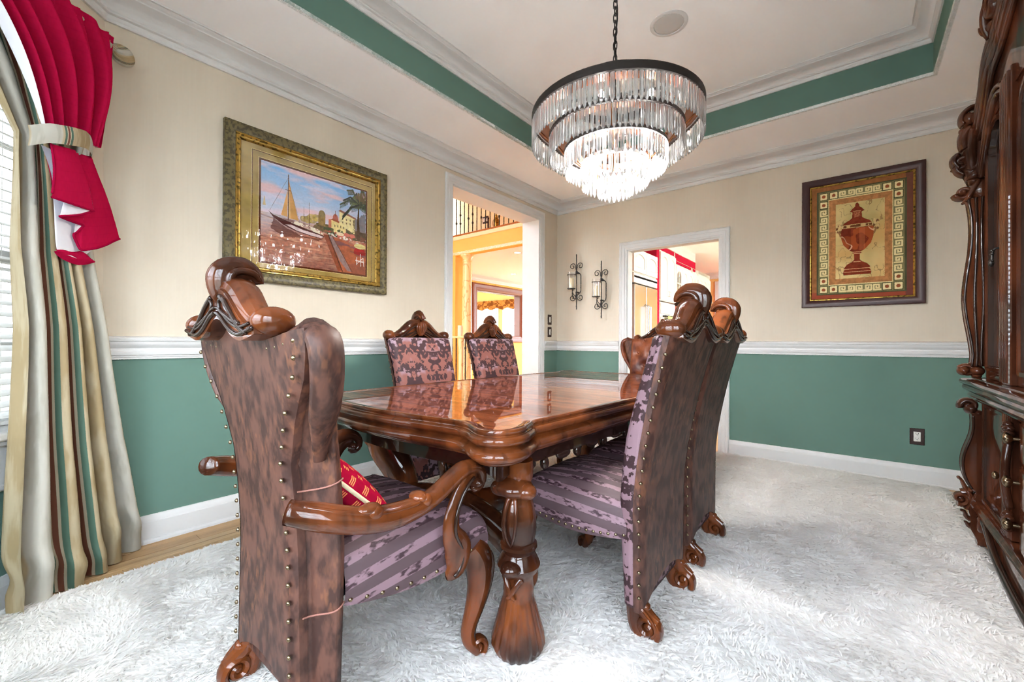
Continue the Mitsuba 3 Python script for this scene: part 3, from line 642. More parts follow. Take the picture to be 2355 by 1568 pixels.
    for s in (0, -1):
        for j in range(1, SP.shape[1] - 14, 3 if arm else 2): nails.append(nail_at(root, SP[s, j] + A([0.002 * (1 if s else -1), 0, .016]), ((1 if s else -1), 0, -.1)))
    for s in (-1, 1):
        P('rear_leg', rear_foot(s, s * ((.172 if arm else .192))), 'wood_dark', 30)
        l, c = front_leg(s * (wf - .035), yf - .045, .38, s)
        P('front_leg', l, 'wood_dark', 30); P('front_leg' + ('_001' if s > 0 else '') + '__carving', c, 'wood_glaze', True)
    if arm:
        for s in (-1, 1):
            q = spline([(s * .275, -.06, .648), (s * .315, .0, .628), (s * .345, .1, .598), (s * .352, .22, .588), (s * .352, .3, .602), (s * .352, .38, .64), (s * .352, .44, .652), (s * .352, .482, .634), (s * .352, .494, .6), (s * .352, .474, .578), (s * .352, .452, .588)], 54)
            rr = np.interp(np.linspace(0, 1, 54), [0, .1, .4, .55, .75, .9, 1], [.028, .033, .032, .026, .026, .016, .009])
            P('arm', tube(q, rr, 14, flat=(1.0, 1.05), ref=(1, 0, 0)), 'wood_dark', True)
            key = 'arm' + ('_001' if s > 0 else '')
            P(key + '__carving', cat([tube(q[2:26] + A([s * .022, 0, .02]), .006, 7), tube(q[27:46] + A([s * .02, 0, .004]), .006, 7), tube(q[27:48] + A([-s * .02, 0, .004]), .005, 7),
                               ell(q[14] + A([s * .012, 0, .03]), (.02, .03, .014), 2), ell(q[15] + A([s * .022, 0, .022]), (.012, .02, .018), 2), ell(q[26] + A([0, 0, .026]), (.03, .022, .016), 2), ell(q[27] + A([s * .02, 0, .016]), (.013, .016, .018), 2),
                               ell((s * .352, .462, .6), (.03, .016, .016), 2)]), 'wood_dark', True)
            q = spline([(s * .352, .462, .632), (s * .352, .41, .6), (s * .35, .372, .53), (s * .348, .372, .47), (s * .345, .4, .415), (s * .342, .395, .37), (s * .34, .36, .348)], 34)
            rr = np.interp(np.linspace(0, 1, 34), [0, .3, .55, .75, .92, 1], [.018, .02, .026, .042, .034, .012])
            P('arm_support', tube(q, rr, 14, flat=(.62, 1.15), ref=(0, 1, 0)), 'wood_dark', True)
            P('arm_support' + ('_001' if s > 0 else '') + '__carving', tube(q[2:33] + A([s * .02, 0, 0]), .005, 7), 'wood_glaze', True)
    for n_, M in nails: out.append([n_, nail, M])
    return out
def place(root, parts, M):
    for name, d, m in parts:
        put(root + '__' + name, d, None, tw=M if m is None else M @ m)
side_parts = build_chair('c')
side_parts_rose = build_chair('c', damask_mat='fabric_damask_rose')
arm_parts = build_chair('c', arm=True)
PIN = math.pi
RG = 'carved side chairs along the table'
def add_chair(parts, x, y, ang, label, group=None):
    root = num('dining_chair') if parts is not arm_parts else num('armchair')
    tag(root, label, 'chair' if parts is not arm_parts else 'armchair', group); place(root, parts, rotz(ang, (x, y, .018))); return root
# facing -x on the right of the table
add_chair(side_parts, 2.29, -2.77, PIN / 2, 'carved side chair with a brown leather back, nearest on the right of the table')
add_chair(side_parts, 2.27, -2.165, PIN / 2, 'carved side chair with a brown leather back, half hidden behind the nearer right one')
add_chair(side_parts_rose, .56, -2.5, -PIN / 2, 'rose damask side chair before the left wall, to the left of the cased opening')
add_chair(side_parts_rose, .57, -1.76, -PIN / 2, 'rose damask side chair standing in front of the cased opening')
add_chair(arm_parts, 1.59, -3.915, 0, 'large brown leather armchair with a red pillow at the near end of the table')
far = build_chair('c', arm='far')
# tufted front of the far armchair
tuft = []
nu_, nv_ = 60, 60
gu, gv = np.meshgrid(np.linspace(-.25, .25, nu_), np.linspace(.52, 1.07, nv_), indexing='ij')
bt = [(x, z) for k, z in enumerate(np.arange(.6, 1.06, .115)) for x in (A([-.18, -.06, .06, .18]) if k % 2 else A([-.12, 0, .12]))]
dep = np.zeros_like(gu) + .03
for bx, bz in bt: dep -= .028 * np.exp(-(((gu - bx) ** 2 + (gv - bz) ** 2) / .0016))
dep *= np.clip((.25 - np.abs(gu)) / .03, 0, 1) ** .5 * np.clip((1.07 - gv) / .03, 0, 1) ** .5
gz = gv + .02 * np.exp(-(gu / .09) ** 2) * (gv > 1.0) * (gv - 1.0) / .07
LEAN = .068
G = np.stack([gu, REAR(gv) + .105 + dep, gz], -1)
far.append(['backrest__tufting', shape(gridmesh(G, flip=True), 'leather_red', smooth=True), None])
for bx, bz in bt: far.append(['backrest__button', shape(ell((bx, REAR(bz) + .11, bz), (.012, .008, .012), 2), 'leather_red', smooth=True), None])
for q in far:
    if q[0] in ('wing', 'top_roll'): q[1] = {**q[1], 'bsdf': {'type': 'ref', 'id': 'leather_red'}}
root = num('armchair'); tag(root, 'tufted red-brown leather armchair with wings at the far end of the table', 'armchair'); place(root, far, rotz(PIN, (1.5, -.62, .018)))
# pillow on the near armchair
pg = 33; u, v = np.meshgrid(np.linspace(-1, 1, pg), np.linspace(-1, 1, pg), indexing='ij')
th = (np.clip((1 - u ** 2) * (1 - v ** 2), 0, 1)) ** .42 * .062; pin = 1 - .06 * (np.cos(u * 1.57) * (np.abs(v) ** 3) + np.cos(v * 1.57) * (np.abs(u) ** 3))
def pil(s): return np.stack([u * .185 * pin, v * .185 * pin, s * th], -1)
PM = M4(trimesh.transformations.rotation_matrix(math.radians(-62), (1, 0, 0))[:3, :3] @ trimesh.transformations.rotation_matrix(math.radians(3), (0, 0, 1))[:3, :3], (1.6, -3.765, .655))
PM = M4(t=(1.60, -3.735, .625)) @ rotz(math.radians(-6)) @ trimesh.transformations.rotation_matrix(math.radians(136), (1, 0, 0))
uvp = np.stack([(u.ravel() + 1) / 2, (v.ravel() + 1) / 2], -1)
tag('throw_pillow', 'small red checked pillow with cream piping on the near armchair', 'pillow')
put('throw_pillow__cover', gridmesh(pil(1)), 'fabric_pillow', smooth=True, uv=uvp, tw=PM)
put('throw_pillow__cover', gridmesh(pil(-1), flip=True), 'fabric_pillow', smooth=True, uv=uvp, tw=PM)
edge_ = [P for P in np.concatenate([pil(0)[:, 0], pil(0)[-1, 1:], pil(0)[::-1, -1][1:], pil(0)[0, ::-1][1:]])]
put('throw_pillow__piping', tube(A(edge_), .006, 8), 'piping_cream', smooth=True, tw=PM, label='cream piping')
# ---------------------------------------------------------------- dining table
TCX, TCY, TZ = 1.42, -2.247, .79
def quarter():
    """corner outline (+a, +b): from the middle of the long side round the lobed corner to the middle of the short side"""
    pts = [(.632, 0), (.628, .35), (.618, .7), (.609, .96)]
    pts += [(.607, 1.0), (.612, 1.03), (.624, 1.05), (.633, 1.075), (.642, 1.098), (.652, 1.125), (.656, 1.155), (.65, 1.19), (.634, 1.218), (.608, 1.235), (.578, 1.238), (.548, 1.228), (.522, 1.214), (.498, 1.2), (.476, 1.19), (.452, 1.184), (.42, 1.183)]
    pts += [(.34, 1.19), (.18, 1.208), (0, 1.216)]
    return pts
q_ = quarter(); ring = q_ + [(-a, b) for a, b in q_[::-1][1:]] + [(-a, -b) for a, b in q_[1:]] + [(a, -b) for a, b in q_[::-1][1:-1]]
rp = A(ring + ring[:1]); seg = np.r_[0, np.cumsum(np.linalg.norm(np.diff(rp, axis=0), axis=1))]
from scipy.interpolate import PchipInterpolator, CubicSpline
ss = np.unique(np.r_[np.linspace(0, seg[-1], 400, endpoint=False)]); px_ = PchipInterpolator(seg, rp[:, 0])(ss); py_ = PchipInterpolator(seg, rp[:, 1])(ss)
outl = np.stack([TCX + px_, TCY + py_, np.full_like(px_, TZ)], -1)                      # counter-clockwise
tp = sg.Polygon(outl[:, :2])
PROF = [(-.03, -.0005), (-.012, 0), (-.006, .003), (0, .004), (.005, .002), (.007, -.003), (.005, -.009), (.002, -.013), (.004, -.016)] + \
       [(.004 + .013 * math.sin(a), -.03 + .014 * math.cos(a)) for a in np.linspace(.2, 3.0, 9)] + [(.002, -.046), (-.004, -.049), (-.006, -.052), (-.003, -.054)] + \
       [(-.006 + .026 * math.sin(a), -.076 + .021 * math.cos(a)) for a in np.linspace(.3, 2.9, 10)] + [(.0, -.098), (-.004, -.103), (-.012, -.105), (-.02, -.1)]
tag('dining_table', 'long polished dark wood dining table with lobed corners and carved legs', 'table')
inner = tp.buffer(-.03)
for k, (ya, yb) in enumerate(((-9, TCY - .0006), (TCY + .0006, 9))):
    put('dining_table__top', prism(inner.intersection(sg.box(-9, ya, 9, yb)), TZ - .03, TZ - .0005, e1=(1, 0, 0), e2=(0, 1, 0), e3=(0, 0, 1)), 'wood_tabletop')
put('dining_table__edge_moulding', mould(outl, [(a, b) for a, b in PROF], closed=True, side=-1), 'wood_dark', smooth=40)
put('dining_table__apron', prism(tp.buffer(-.07).difference(tp.buffer(-.11)), TZ - .17, TZ - .04, e1=(1, 0, 0), e2=(0, 1, 0), e3=(0, 0, 1)), 'wood_glaze')
def table_leg(x, y, dx, dy):
    """bulbous scroll leg with a fluted flared foot; (dx, dy) points outwards"""
    d = A([dx, dy, 0.0]) / math.hypot(dx, dy); s = np.cross(d, (0, 0, 1)); c = A([x, y, 0.0]); up = A([0, 0, 1.0])
    prof = [(.0, .66), (.05, .66), (.052, .625), (.05, .6), (.042, .585), (.044, .555), (.054, .52), (.064, .48), (.066, .44), (.06, .405), (.056, .392), (.066, .386), (.068, .376), (.06, .366), (.057, .358), (.068, .34), (.078, .318), (.07, .298), (.058, .286), (.052, .27), (.054, .25), (.056, .235), (.053, .22), (.056, .205), (.066, .17), (.08, .12), (.092, .08), (.094, .06), (.084, .04), (.066, .014), (.055, .004), (0, .004)]
    flute = lambda th, z: 1 + np.where(z < .23, .10 * (np.abs(np.sin(th * 9)) ** .7 - .5) * np.clip((.235 - z) / .06, 0, 1), 0) + np.where((z > .39) & (z < .6), .05 * np.cos(th * 4) * np.sin((z - .39) / .21 * 3.14), 0)
    body = lathe(prof, 96, (0, 0, 0), flute); body.vertices[:, :2] *= A([.92, .92]); body.vertices += c
    caps = [ell(c + d * .035 + up * .578, (.062, .062, .032), 3)]
    caps += [ell(c + d * .045 + s * k * .045 + up * .574, (.034, .034, .026), 3) for k in (-1, 1)]
    caps += [ell(c + d * .052 + up * .322, (.036, .04, .026), 3)]
    for k in (-1, 1):
        caps.append(tube(spline([c + d * .052 + s * k * .01 + up * .55, c + d * .068 + s * k * .02 + up * .49, c + d * .07 + s * k * .014 + up * .43, c + d * .06 + up * .395], 14), np.linspace(.008, .004, 14), 7))
        caps.append(tube(spline([c + d * .04 + s * k * .03 + up * .29, c + d * .056 + s * k * .012 + up * .262, c + d * .06 + up * .24, c + d * .058 - s * k * .014 + up * .226], 14), np.linspace(.012, .006, 14), 8))
    return body, cat(caps)
def scroll_leg(x, y, dx, dy):
    """the same leg seen from the side: big S scroll under the top, waist, flared foot"""
    d = A([dx, dy, 0.0]) / math.hypot(dx, dy); s = np.cross(d, (0, 0, 1)); c = A([x, y, 0.0]); up = A([0, 0, 1.0])
    P_ = lambda a, z: c + d * a + up * z
    pth = spline([P_(.0, .68), P_(.03, .62), P_(.02, .55), P_(-.03, .48), P_(-.07, .40), P_(-.075, .32), P_(-.03, .22), P_(.03, .12), P_(.07, .04)], 40)
    r = np.interp(np.linspace(0, 1, 40), [0, .15, .4, .6, .8, 1], [.06, .07, .06, .052, .05, .045])
    ms = [tube(pth, r, 14, flat=(1.25, 1), ref=s), scroll(P_(.07, .6), .045, .02, d, up, 1.2, .3, -1, w=2.6), ell(P_(.05, .61), (.05, .05, .04), 2)]
    cv = [tube(pth[2:36] + s * k * .05 + d * r[2:36, None] * .4, .009, 7) for k in (-1, -.35, .35, 1)]
    return cat(ms), cat(cv)
for (x, y, dx, dy) in ((1.985, -3.285, .25, -1), (1.985, -1.2, .6, .8)):
    b, c = table_leg(x, y, dx, dy); k = put('dining_table__leg', b, 'wood_dark', smooth=40); put(k + '__carving', c, 'wood_dark', smooth=True)
for (x, y, dx, dy) in ((1.14, -3.2, -.93, -.36), (1.14, -1.3, -.8, .6)):
    b, c = scroll_leg(x, y, dx, dy); k = put('dining_table__leg', b, 'wood_dark', smooth=True); put(k + '__carving', c, 'wood_glaze', smooth=True)
st = []
for y in (-3.2, -1.3):
    st.append(tube(spline([(1.12, y, .3), (1.35, y + .03, .36), (1.56, y + .04, .38), (1.75, y + .02, .36), (1.97, y - .03, .3)], 24), .045, 12, flat=(1, 1.3)))
st.append(tube(spline([(1.56, -3.16, .36), (1.56, -2.7, .3), (1.56, -2.25, .28), (1.56, -1.8, .3), (1.56, -1.34, .36)], 30), .04, 12, flat=(1, 1.5)))
put('dining_table__stretcher', cat(st), 'wood_dark', smooth=True)
br = []
for s in (-1, 1):
    for y in np.linspace(-3.2, -1.3, 9):
        br.append(ell((TCX + s * .535, y, .612), (.016, .05, .02), 2)); br.append(ell((TCX + s * .54, y + .1, .604), (.016, .02, .024), 2))
put('dining_table__apron_carving', cat(br), 'wood_glaze', smooth=True)

# ---------------------------------------------------------------- crystal chandelier
HX, HY = 1.94, -2.48
tag('chandelier', 'tiered crystal chandelier with dark rings hanging from the tray ceiling', 'chandelier')
def ringband(r0, r1, za, zb): return lathe([(r0, za), (r1, za), (r1, zb), (r0, zb), (r0, za)], 96, (HX, HY, 0))
TIERS = [(.40, 2.135, 2.0, 112), (.315, 2.062, 1.94, 86), (.24, 1.985, 1.872, 60), (.155, 1.918, 1.80, 38), (.075, 1.855, 1.754, 20)]
cr = {}
for i, (R_, zt_, zb_, n_) in enumerate(TIERS):
    put('chandelier__ring', ringband(R_ - .012, R_ + .006, zt_ - .004, zt_ + (.03 if i == 0 else .012)), 'bronze_dark', smooth=30)
    put('chandelier__ring_plate', lathe([(R_ - .012, zt_ + .004), (max(R_ - .075, .01), zt_ + .006), (max(R_ - .075, .01), zt_ + .009), (R_ - .012, zt_ + .009)], 64, (HX, HY, 0)), 'bronze_inner', smooth=30)
    w = 2 * math.pi * R_ / n_ * .8; t = .011; L = zt_ - zb_ - .012
    c = A([(-w / 2, -.0015), (-w / 4, t / 2), (w / 4, t / 2), (w / 2, -.0015), (w / 4, -t / 2), (-w / 4, -t / 2)])
    P_ = [A([[x, y, z] for x, y in c]) for z in (-.004, -L + .016)] + [A([[x * .25, y * .25, -L] for x, y in c])]
    m = trimesh.convex.convex_hull(np.vstack(P_)); cr[i] = shape(m, 'crystal')
    for k in range(n_):
        a = 2 * math.pi * (k + .5) / n_
        put('chandelier__crystal', cr[i], None, tw=M4(t=(HX + R_ * math.cos(a), HY + R_ * math.sin(a), zt_ - .006)) @ rotz(a + math.pi / 2 + (rng.random() - .5) * .7))
put('chandelier__upper_ring', ringband(.222, .236, 2.238, 2.278), 'bronze_dark', smooth=30)
put('chandelier__cross_bar', cat([tube([(HX + .225 * math.cos(a), HY + .225 * math.sin(a), 2.262), (HX - .225 * math.cos(a), HY - .225 * math.sin(a), 2.262)], .007, 8) for a in (.4, 1.97)]), 'bronze_dark', smooth=True)
c2 = shape(trimesh.convex.convex_hull(A([[x, y, z] for x, y in ((-.008, 0), (0, .004), (.008, 0), (0, -.004)) for z in (0, -.085)])), 'crystal')
for k in range(36):
    a = 2 * math.pi * k / 36; put('chandelier__crystal', c2, None, tw=M4(t=(HX + .205 * math.cos(a), HY + .205 * math.sin(a), 2.235)) @ rotz(a + math.pi / 2))
fr = []
for k in range(4):
    a = k * math.pi / 2 + .4; ca, sa = math.cos(a), math.sin(a)
    fr.append(tube([(HX + ca * .22, HY + sa * .22, 2.25), (HX + ca * .3, HY + sa * .3, 2.19), (HX + ca * .385, HY + sa * .385, 2.14)], .006, 8))
    for (ra, za, _, _), (rb, zb2, _, _) in zip(TIERS[:-1], TIERS[1:]): fr.append(tube([(HX + ca * (ra - .02), HY + sa * (ra - .02), za), (HX + ca * (rb + .0), HY + sa * (rb + .0), zb2 + .005)], .006, 8))
fr.append(tube([(HX, HY, 2.27), (HX, HY, 1.86)], .008, 8))
put('chandelier__frame', cat(fr), 'bronze_inner', smooth=True)
link = shape(tube(A([(.009 * math.cos(a), 0, .017 * math.sin(a) + (.006 if math.sin(a) > 0 else -.006)) for a in np.linspace(0, 2 * math.pi, 22)]), .0028, 8, caps=False, ref=(0, 1, 0)), 'iron_paint', smooth=True)
for k in range(22):
    put('chandelier__chain_link', link, None, tw=M4(t=(HX, HY, 2.30 + k * .0338)) @ rotz(k * math.pi / 2))
put('chandelier__cord', tube(spline([(HX + .005, HY, 2.27), (HX + .014, HY, 2.36), (HX - .006, HY + .006, 2.5), (HX + .01, HY, 2.62), (HX - .004, HY, 2.8), (HX, HY, 3.03)], 40), .0032, 8), 'iron_paint', smooth=True)
put('chandelier__canopy', lathe([(0, 3.0), (.03, 3.003), (.06, 3.02), (.065, 3.045), (.065, ZT)], 40, (HX, HY, 0)), 'bronze_dark', smooth=40)
bulbs = [(.272, 2.116, 8), (.235, 1.972, 8), (.16, 1.90, 6), (.085, 1.832, 4), (0, 1.80, 1)]
blb = ell((0, 0, 0), (.012, .012, .022), 2)
for (R_, z, n_), BP in zip(bulbs, BULB):
    for k in range(n_):
        a = 2 * math.pi * (k + .3) / n_; p = (HX + R_ * math.cos(a), HY + R_ * math.sin(a), z)
        k2 = put('chandelier__bulb', shape(blb, 'plate_white', smooth=True), None, tw=M4(t=p)); scene[k2]['emitter'] = {'type': 'area', 'radiance': rgb(*(A([1.0, .96, .9]) * BP))}
        put('chandelier__socket', lathe([(0, .0), (.009, .0), (.009, .035), (0, .035)], 12, (p[0], p[1], p[2] + (-.048 if BP < 100 else .018))), 'bronze_inner', smooth=30)

# ---------------------------------------------------------------- ceiling speaker
sp = num('ceiling_speaker'); tag(sp, 'round white ceiling speaker beside the chandelier chain', 'speaker')
put(sp + '__trim_ring', lathe([(.088, ZT - .001), (.09, ZT - .006), (.104, ZT - .007), (.113, ZT - .002), (.114, ZT + .004)], 64, (1.944, -1.73, 0)), 'paint_trim', smooth=40)
put(sp + '__grille', lathe([(0, ZT - .008), (.06, ZT - .0075), (.086, ZT - .004), (.089, ZT - .001)], 64, (1.944, -1.73, 0)), 'speaker_grey', smooth=40)
# ---------------------------------------------------------------- framed pictures
def inside(poly, U, V):
    poly = A(poly, float); c = np.zeros(U.shape, bool); n = len(poly)
    for i in range(n):
        (x0, y0), (x1, y1) = poly[i], poly[(i + 1) % n]
        if y0 == y1: continue
        c ^= ((V < y0) != (V < y1)) & (U < (x1 - x0) * (V - y0) / (y1 - y0) + x0)
    return c
class Print:
    """flat print, painted shape by shape on a fine mesh"""
    def __init__(s, nu, nv, asp):
        s.U, s.V = np.meshgrid(np.linspace(0, 1, nu), np.linspace(0, 1, nv), indexing='ij'); s.C = np.ones((nu, nv, 3)) * .5; s.asp = asp
    def n(s, fx, fy, o=3, seed=0): return meshkit.fbm(np.stack([s.U * fx * s.asp, s.V * fy, s.U * 0 + seed * 7.3], -1), o, seed)
    def put(s, m, c, k=1.0, rough=0.0, seed=0, f=40):
        w = np.clip(A(m, float), 0, 1)[..., None] * k; c = A(s2l(*c))
        if rough: c = c * (1 + rough * (s.n(f, f, 3, seed) - .5)[..., None] * 2)
        s.C = s.C * (1 - w) + c * w
    def poly(s, p, c, **k):
        jit = k.pop('jit', 0.0); U, V = s.U, s.V
        if jit: U = U + (s.n(60, 60, 2, 3) - .5) * jit; V = V + (s.n(60, 60, 2, 5) - .5) * jit
        s.put(inside(p, U, V), c, **k)
    def dot(s, x, y, rx, ry, c, **k): s.put(((s.U - x) / rx) ** 2 + ((s.V - y) / ry) ** 2 < 1, c, **k)
    def line(s, x0, y0, x1, y1, w, c, **k):
        d = A([x1 - x0, y1 - y0]); L = (d ** 2).sum() + 1e-12; t = np.clip(((s.U - x0) * d[0] + (s.V - y0) * d[1]) / L, 0, 1)
        s.put(((s.U - x0 - t * d[0]) * s.asp) ** 2 + (s.V - y0 - t * d[1]) ** 2 < w * w, c, **k)
    def mesh(s, o, e1, e2, flip=False):
        P_ = A(o, float) + s.U[..., None] * A(e1, float) + s.V[..., None] * A(e2, float)
        return gridmesh(P_, flip=flip), s.C.reshape(-1, 3)
def harbour():
    s = Print(420, 350, 1.2); U, V = s.U, s.V
    sky = A(s2l(112, 178, 226)); low = A(s2l(214, 214, 228)); k = np.clip((V - .5) / .5, 0, 1)[..., None]; s.C = low * (1 - k) + sky * k
    cl = np.clip((s.n(3, 14, 4, 2) - .45) * 5, 0, 1) * (V > .48); s.put(cl, (232, 214, 226), .85)
    s.put(np.clip((s.n(2.5, 12, 4, 6) - .52) * 6, 0, 1) * (V > .48), (236, 190, 186), .7)
    wat = V < .495 - .0 * U; base = np.clip(V / .5, 0, 1)
    s.put(wat, (196, 184, 190)); s.put(wat * np.clip((.46 - V + .25 * (U - .15)) * 5, 0, 1), (176, 104, 66), .85, rough=.5, f=50)
    s.put(wat * np.clip((s.n(10, 70, 3, 8) - .5) * 5, 0, 1), (232, 190, 160), .6); s.put(wat * np.clip((s.n(8, 60, 3, 11) - .55) * 6, 0, 1), (112, 54, 40), .7)
    s.put(wat * np.clip((.2 - V) * 6, 0, 1), (90, 56, 62), .45)
    s.poly([(.10, .46), (.2, .38), (.34, .33), (.5, .30), (.55, .34), (.2, .28), (.08, .34)], (96, 40, 28), k=.75, jit=.02)
    s.poly([(.48, .5), (.66, .51), (1, .5), (1, .42), (.6, .4), (.45, .44)], (110, 92, 62), jit=.02, rough=.6)
    for x, y, r in ((.44, .53, .05), (.48, .55, .04), (.40, .51, .04), (.36, .51, .03)): s.dot(x, y, r, r * 1.0, (176, 152, 78), rough=.7, k=.8)
    s.poly([(.5, .48), (.5, .6), (.51, .62), (.54, .65), (.565, .62), (.57, .6), (.57, .48)], (150, 122, 76), rough=.5); s.dot(.535, .61, .03, .04, (140, 120, 84), rough=.4)
    s.poly([(.6, .48), (.6, .57), (.7, .6), (.7, .48)], (196, 122, 96), rough=.3); s.dot(.67, .6, .027, .045, (186, 112, 100)); s.line(.67, .62, .67, .68, .003, (120, 70, 60))
    s.poly([(.63, .43), (.63, .57), (.78, .54), (.78, .43)], (238, 220, 158), rough=.2); s.poly([(.625, .57), (.64, .59), (.79, .555), (.785, .535)], (170, 96, 66))
    s.poly([(.71, .54), (.71, .69), (.88, .64), (.88, .46)], (242, 228, 176), rough=.2); s.poly([(.7, .69), (.72, .71), (.89, .655), (.885, .635)], (150, 100, 76))
    for x in (.66, .69, .72, .75): s.poly([(x, .5), (x, .525), (x + .01, .523), (x + .01, .498)], (110, 88, 60))
    for x in (.74, .78, .82, .86):
        for y in (.6, .56): s.poly([(x, y), (x, y + .02), (x + .011, y + .018), (x + .011, y - .002)], (122, 96, 66))
    s.put((np.abs(V - .43 - (U - .7) * .05) < .05) * (U > .55) * (s.n(26, 26, 3, 14) > .47), (64, 78, 44), .95); s.put((np.abs(V - .4) < .045) * (U > .52) * (s.n(30, 30, 3, 15) > .55), (176, 84, 70), .9)
    s.put((np.abs(V - .39) < .03) * (U > .5) * (s.n(44, 44, 2, 19) > .63), (240, 236, 226), .9)
    for x in (.72, .79, .85): s.dot(x, .415 + .02 * (x > .75), .035, .022, (206, 120, 104))
    s.dot(.72, .43, .04, .02, (238, 214, 180))
    s.poly([(.55, .39), (.66, .385), (1, .30), (1, 0), (.72, 0)], (172, 96, 66), rough=.35, f=30); s.poly([(.60, .39), (.64, .385), (.84, .02), (.80, .02), (.72, .12)], (150, 126, 124), rough=.3)
    s.poly([(.55, .39), (.6, .39), (.74, .02), (.7, 0)], (138, 70, 48), rough=.4); s.line(.6, .39, .745, .01, .006, (84, 44, 34)); s.line(.64, .385, .85, .02, .004, (104, 62, 52))
    s.put(inside([(.66, .36), (1, .28), (1, .2), (.72, .26)], U, V) * (s.n(8, 40, 2, 30) > .5), (96, 70, 92), .6)
    s.put(inside([(.8, .1), (1, .16), (1, 0), (.84, 0)], U, V), (110, 62, 56), .5)
    # palm
    s.poly([(.905, .4), (.9, .62), (.915, .8), (.925, .8), (.925, .6), (.94, .4)], (74, 52, 36)); s.poly([(.86, .62), (1, .74), (1, .38), (.88, .4)], (92, 70, 52), k=.7, jit=.04, rough=.5)
    for i, a in enumerate(np.linspace(-.5, 3.7, 15)):
        L = .17 + .05 * math.sin(i * 2.3); x1, y1 = .92 + L * math.cos(a), .82 + L * 1.1 * math.sin(a) - .06
        xm, ym = .92 + L * .55 * math.cos(a), .82 + L * .75 * math.sin(a) + .02
        col = [(54, 70, 44), (92, 108, 62), (38, 46, 40)][i % 3]
        s.line(.92, .82, xm, ym, .012, col); s.line(xm, ym, x1, y1, .008, col)
        for t in np.linspace(.1, .95, 9):
            fx, fy = xm + (x1 - xm) * t, ym + (y1 - ym) * t; s.line(fx, fy, fx + .018 * math.cos(a - 1.3), fy - .05, .003, col); s.line(.92 + (xm - .92) * t, .82 + (ym - .82) * t, .92 + (xm - .92) * t + .012, .82 + (ym - .82) * t - .05, .003, col)
    s.poly([(.86, .9), (1, .84), (1, .98), (.96, .98)], (120, 92, 52), k=.6, jit=.05)
    # schooner
    s.poly([(.228, .88), (.318, .475), (.226, .485)], (206, 158, 96), rough=.18, f=14); s.poly([(.228, .86), (.25, .48), (.226, .485)], (226, 190, 140), k=.8); s.poly([(.222, .78), (.165, .5), (.218, .49)], (220, 172, 112), rough=.15, f=14)
    for x0, y0, x1, y1, w in ((.226, .93, .226, .46, .004), (.2, .77, .25, .77, .003), (.365, .64, .367, .42, .0022), (.415, .7, .417, .42, .0022), (.226, .9, .07, .52, .0012), (.226, .86, .33, .46, .0012)): s.line(x0, y0, x1, y1, w, (96, 60, 40))
    s.poly([(.06, .515), (.1, .485), (.2, .455), (.34, .42), (.5, .385), (.56, .372), (.55, .352), (.5, .335), (.4, .345), (.28, .365), (.18, .405), (.1, .46)], (84, 46, 44)); s.poly([(.2, .41), (.3, .37), (.42, .35), (.53, .34), (.55, .36), (.5, .372), (.36, .39), (.25, .42)], (226, 206, 206), rough=.2)
    s.put(inside([(.25, .44), (.5, .385), (.56, .38), (.5, .43), (.3, .47)], U, V) * (s.n(40, 40, 2, 22) > .45), (236, 226, 206)); s.poly([(.015, .56), (.028, .66), (.04, .56)], (206, 186, 150))
    # cafe corner
    s.dot(.93, .27, .062, .045, (166, 28, 36)); s.poly([(.86, .26), (1, .27), (1, .23), (.87, .235)], (146, 24, 30)); s.dot(.935, .33, .065, .03, (222, 210, 150)); s.poly([(.87, .33), (1, .34), (1, .31), (.87, .32)], (206, 190, 130))
    s.line(.94, .24, .945, .1, .004, (238, 234, 230)); s.line(.9, .2, .9, .11, .004, (240, 236, 232)); s.line(.97, .2, .98, .1, .004, (240, 236, 232)); s.line(.89, .16, .98, .15, .007, (236, 226, 222)); s.line(.9, .12, .97, .2, .003, (240, 236, 232))
    s.C *= (1 + .16 * (s.n(70, 70, 2, 33) - .5))[..., None]
    return s
hp = num('framed_picture'); tag(hp, 'gold framed harbour print with a sailing boat and palm on the left wall', 'picture')
ya, yb, za, zb = -3.553, -2.464, 1.412, 2.342
def rect(x, y0_, y1_, z0_, z1_): return [(x, y0_, z0_), (x, y1_, z0_), (x, y1_, z1_), (x, y0_, z1_)]
FP = [(0, 0), (0, .03), (.004, .036), (.02, .04), (.036, .036), (.05, .028), (.056, .026)]
FP2 = [(.056, .026), (.06, .03), (.066, .03), (.07, .024), (.078, .02), (.084, .02), (.09, .012), (.09, 0)]
def framed(rc, prof, up, mat_, key, c):
    m = mould(rc, prof, closed=True, up=up, side=1)
    n0 = A(rc).mean(0); 
    lim = A(rc); ins = np.linalg.norm(m.vertices - n0, axis=1).max() <= np.linalg.norm(lim - n0, axis=1).max() + .03
    if not ins: m = mould(rc, prof, closed=True, up=up, side=-1)
    return put(key, m, mat_, smooth=30)
framed(rect(.002, ya, yb, za, zb), FP, (1, 0, 0), 'gold_dark', hp + '__frame', None); framed(rect(.002, ya, yb, za, zb), FP2, (1, 0, 0), 'gold_leaf', hp + '__frame_lip', None)
put(hp + '__mount', box(.002, .006, ya + .08, yb - .08, za + .08, zb - .08), 'mat_gold', label='mottled gold mount with fine lines')
iy0, iy1, iz0, iz1 = -3.352, -2.632, 1.545, 2.168
def lines(o, w, x, mt, k):
    b = rect(x, iy0 - o, iy1 + o, iz0 - o, iz1 + o); m = cat([box(x, x + .0012, iy0 - o, iy1 + o, iz0 - o - w, iz0 - o), box(x, x + .0012, iy0 - o, iy1 + o, iz1 + o, iz1 + o + w), box(x, x + .0012, iy0 - o - w, iy0 - o, iz0 - o - w, iz1 + o + w), box(x, x + .0012, iy1 + o, iy1 + o + w, iz0 - o - w, iz1 + o + w)])
    put(hp + '__mount_line', m, mt)
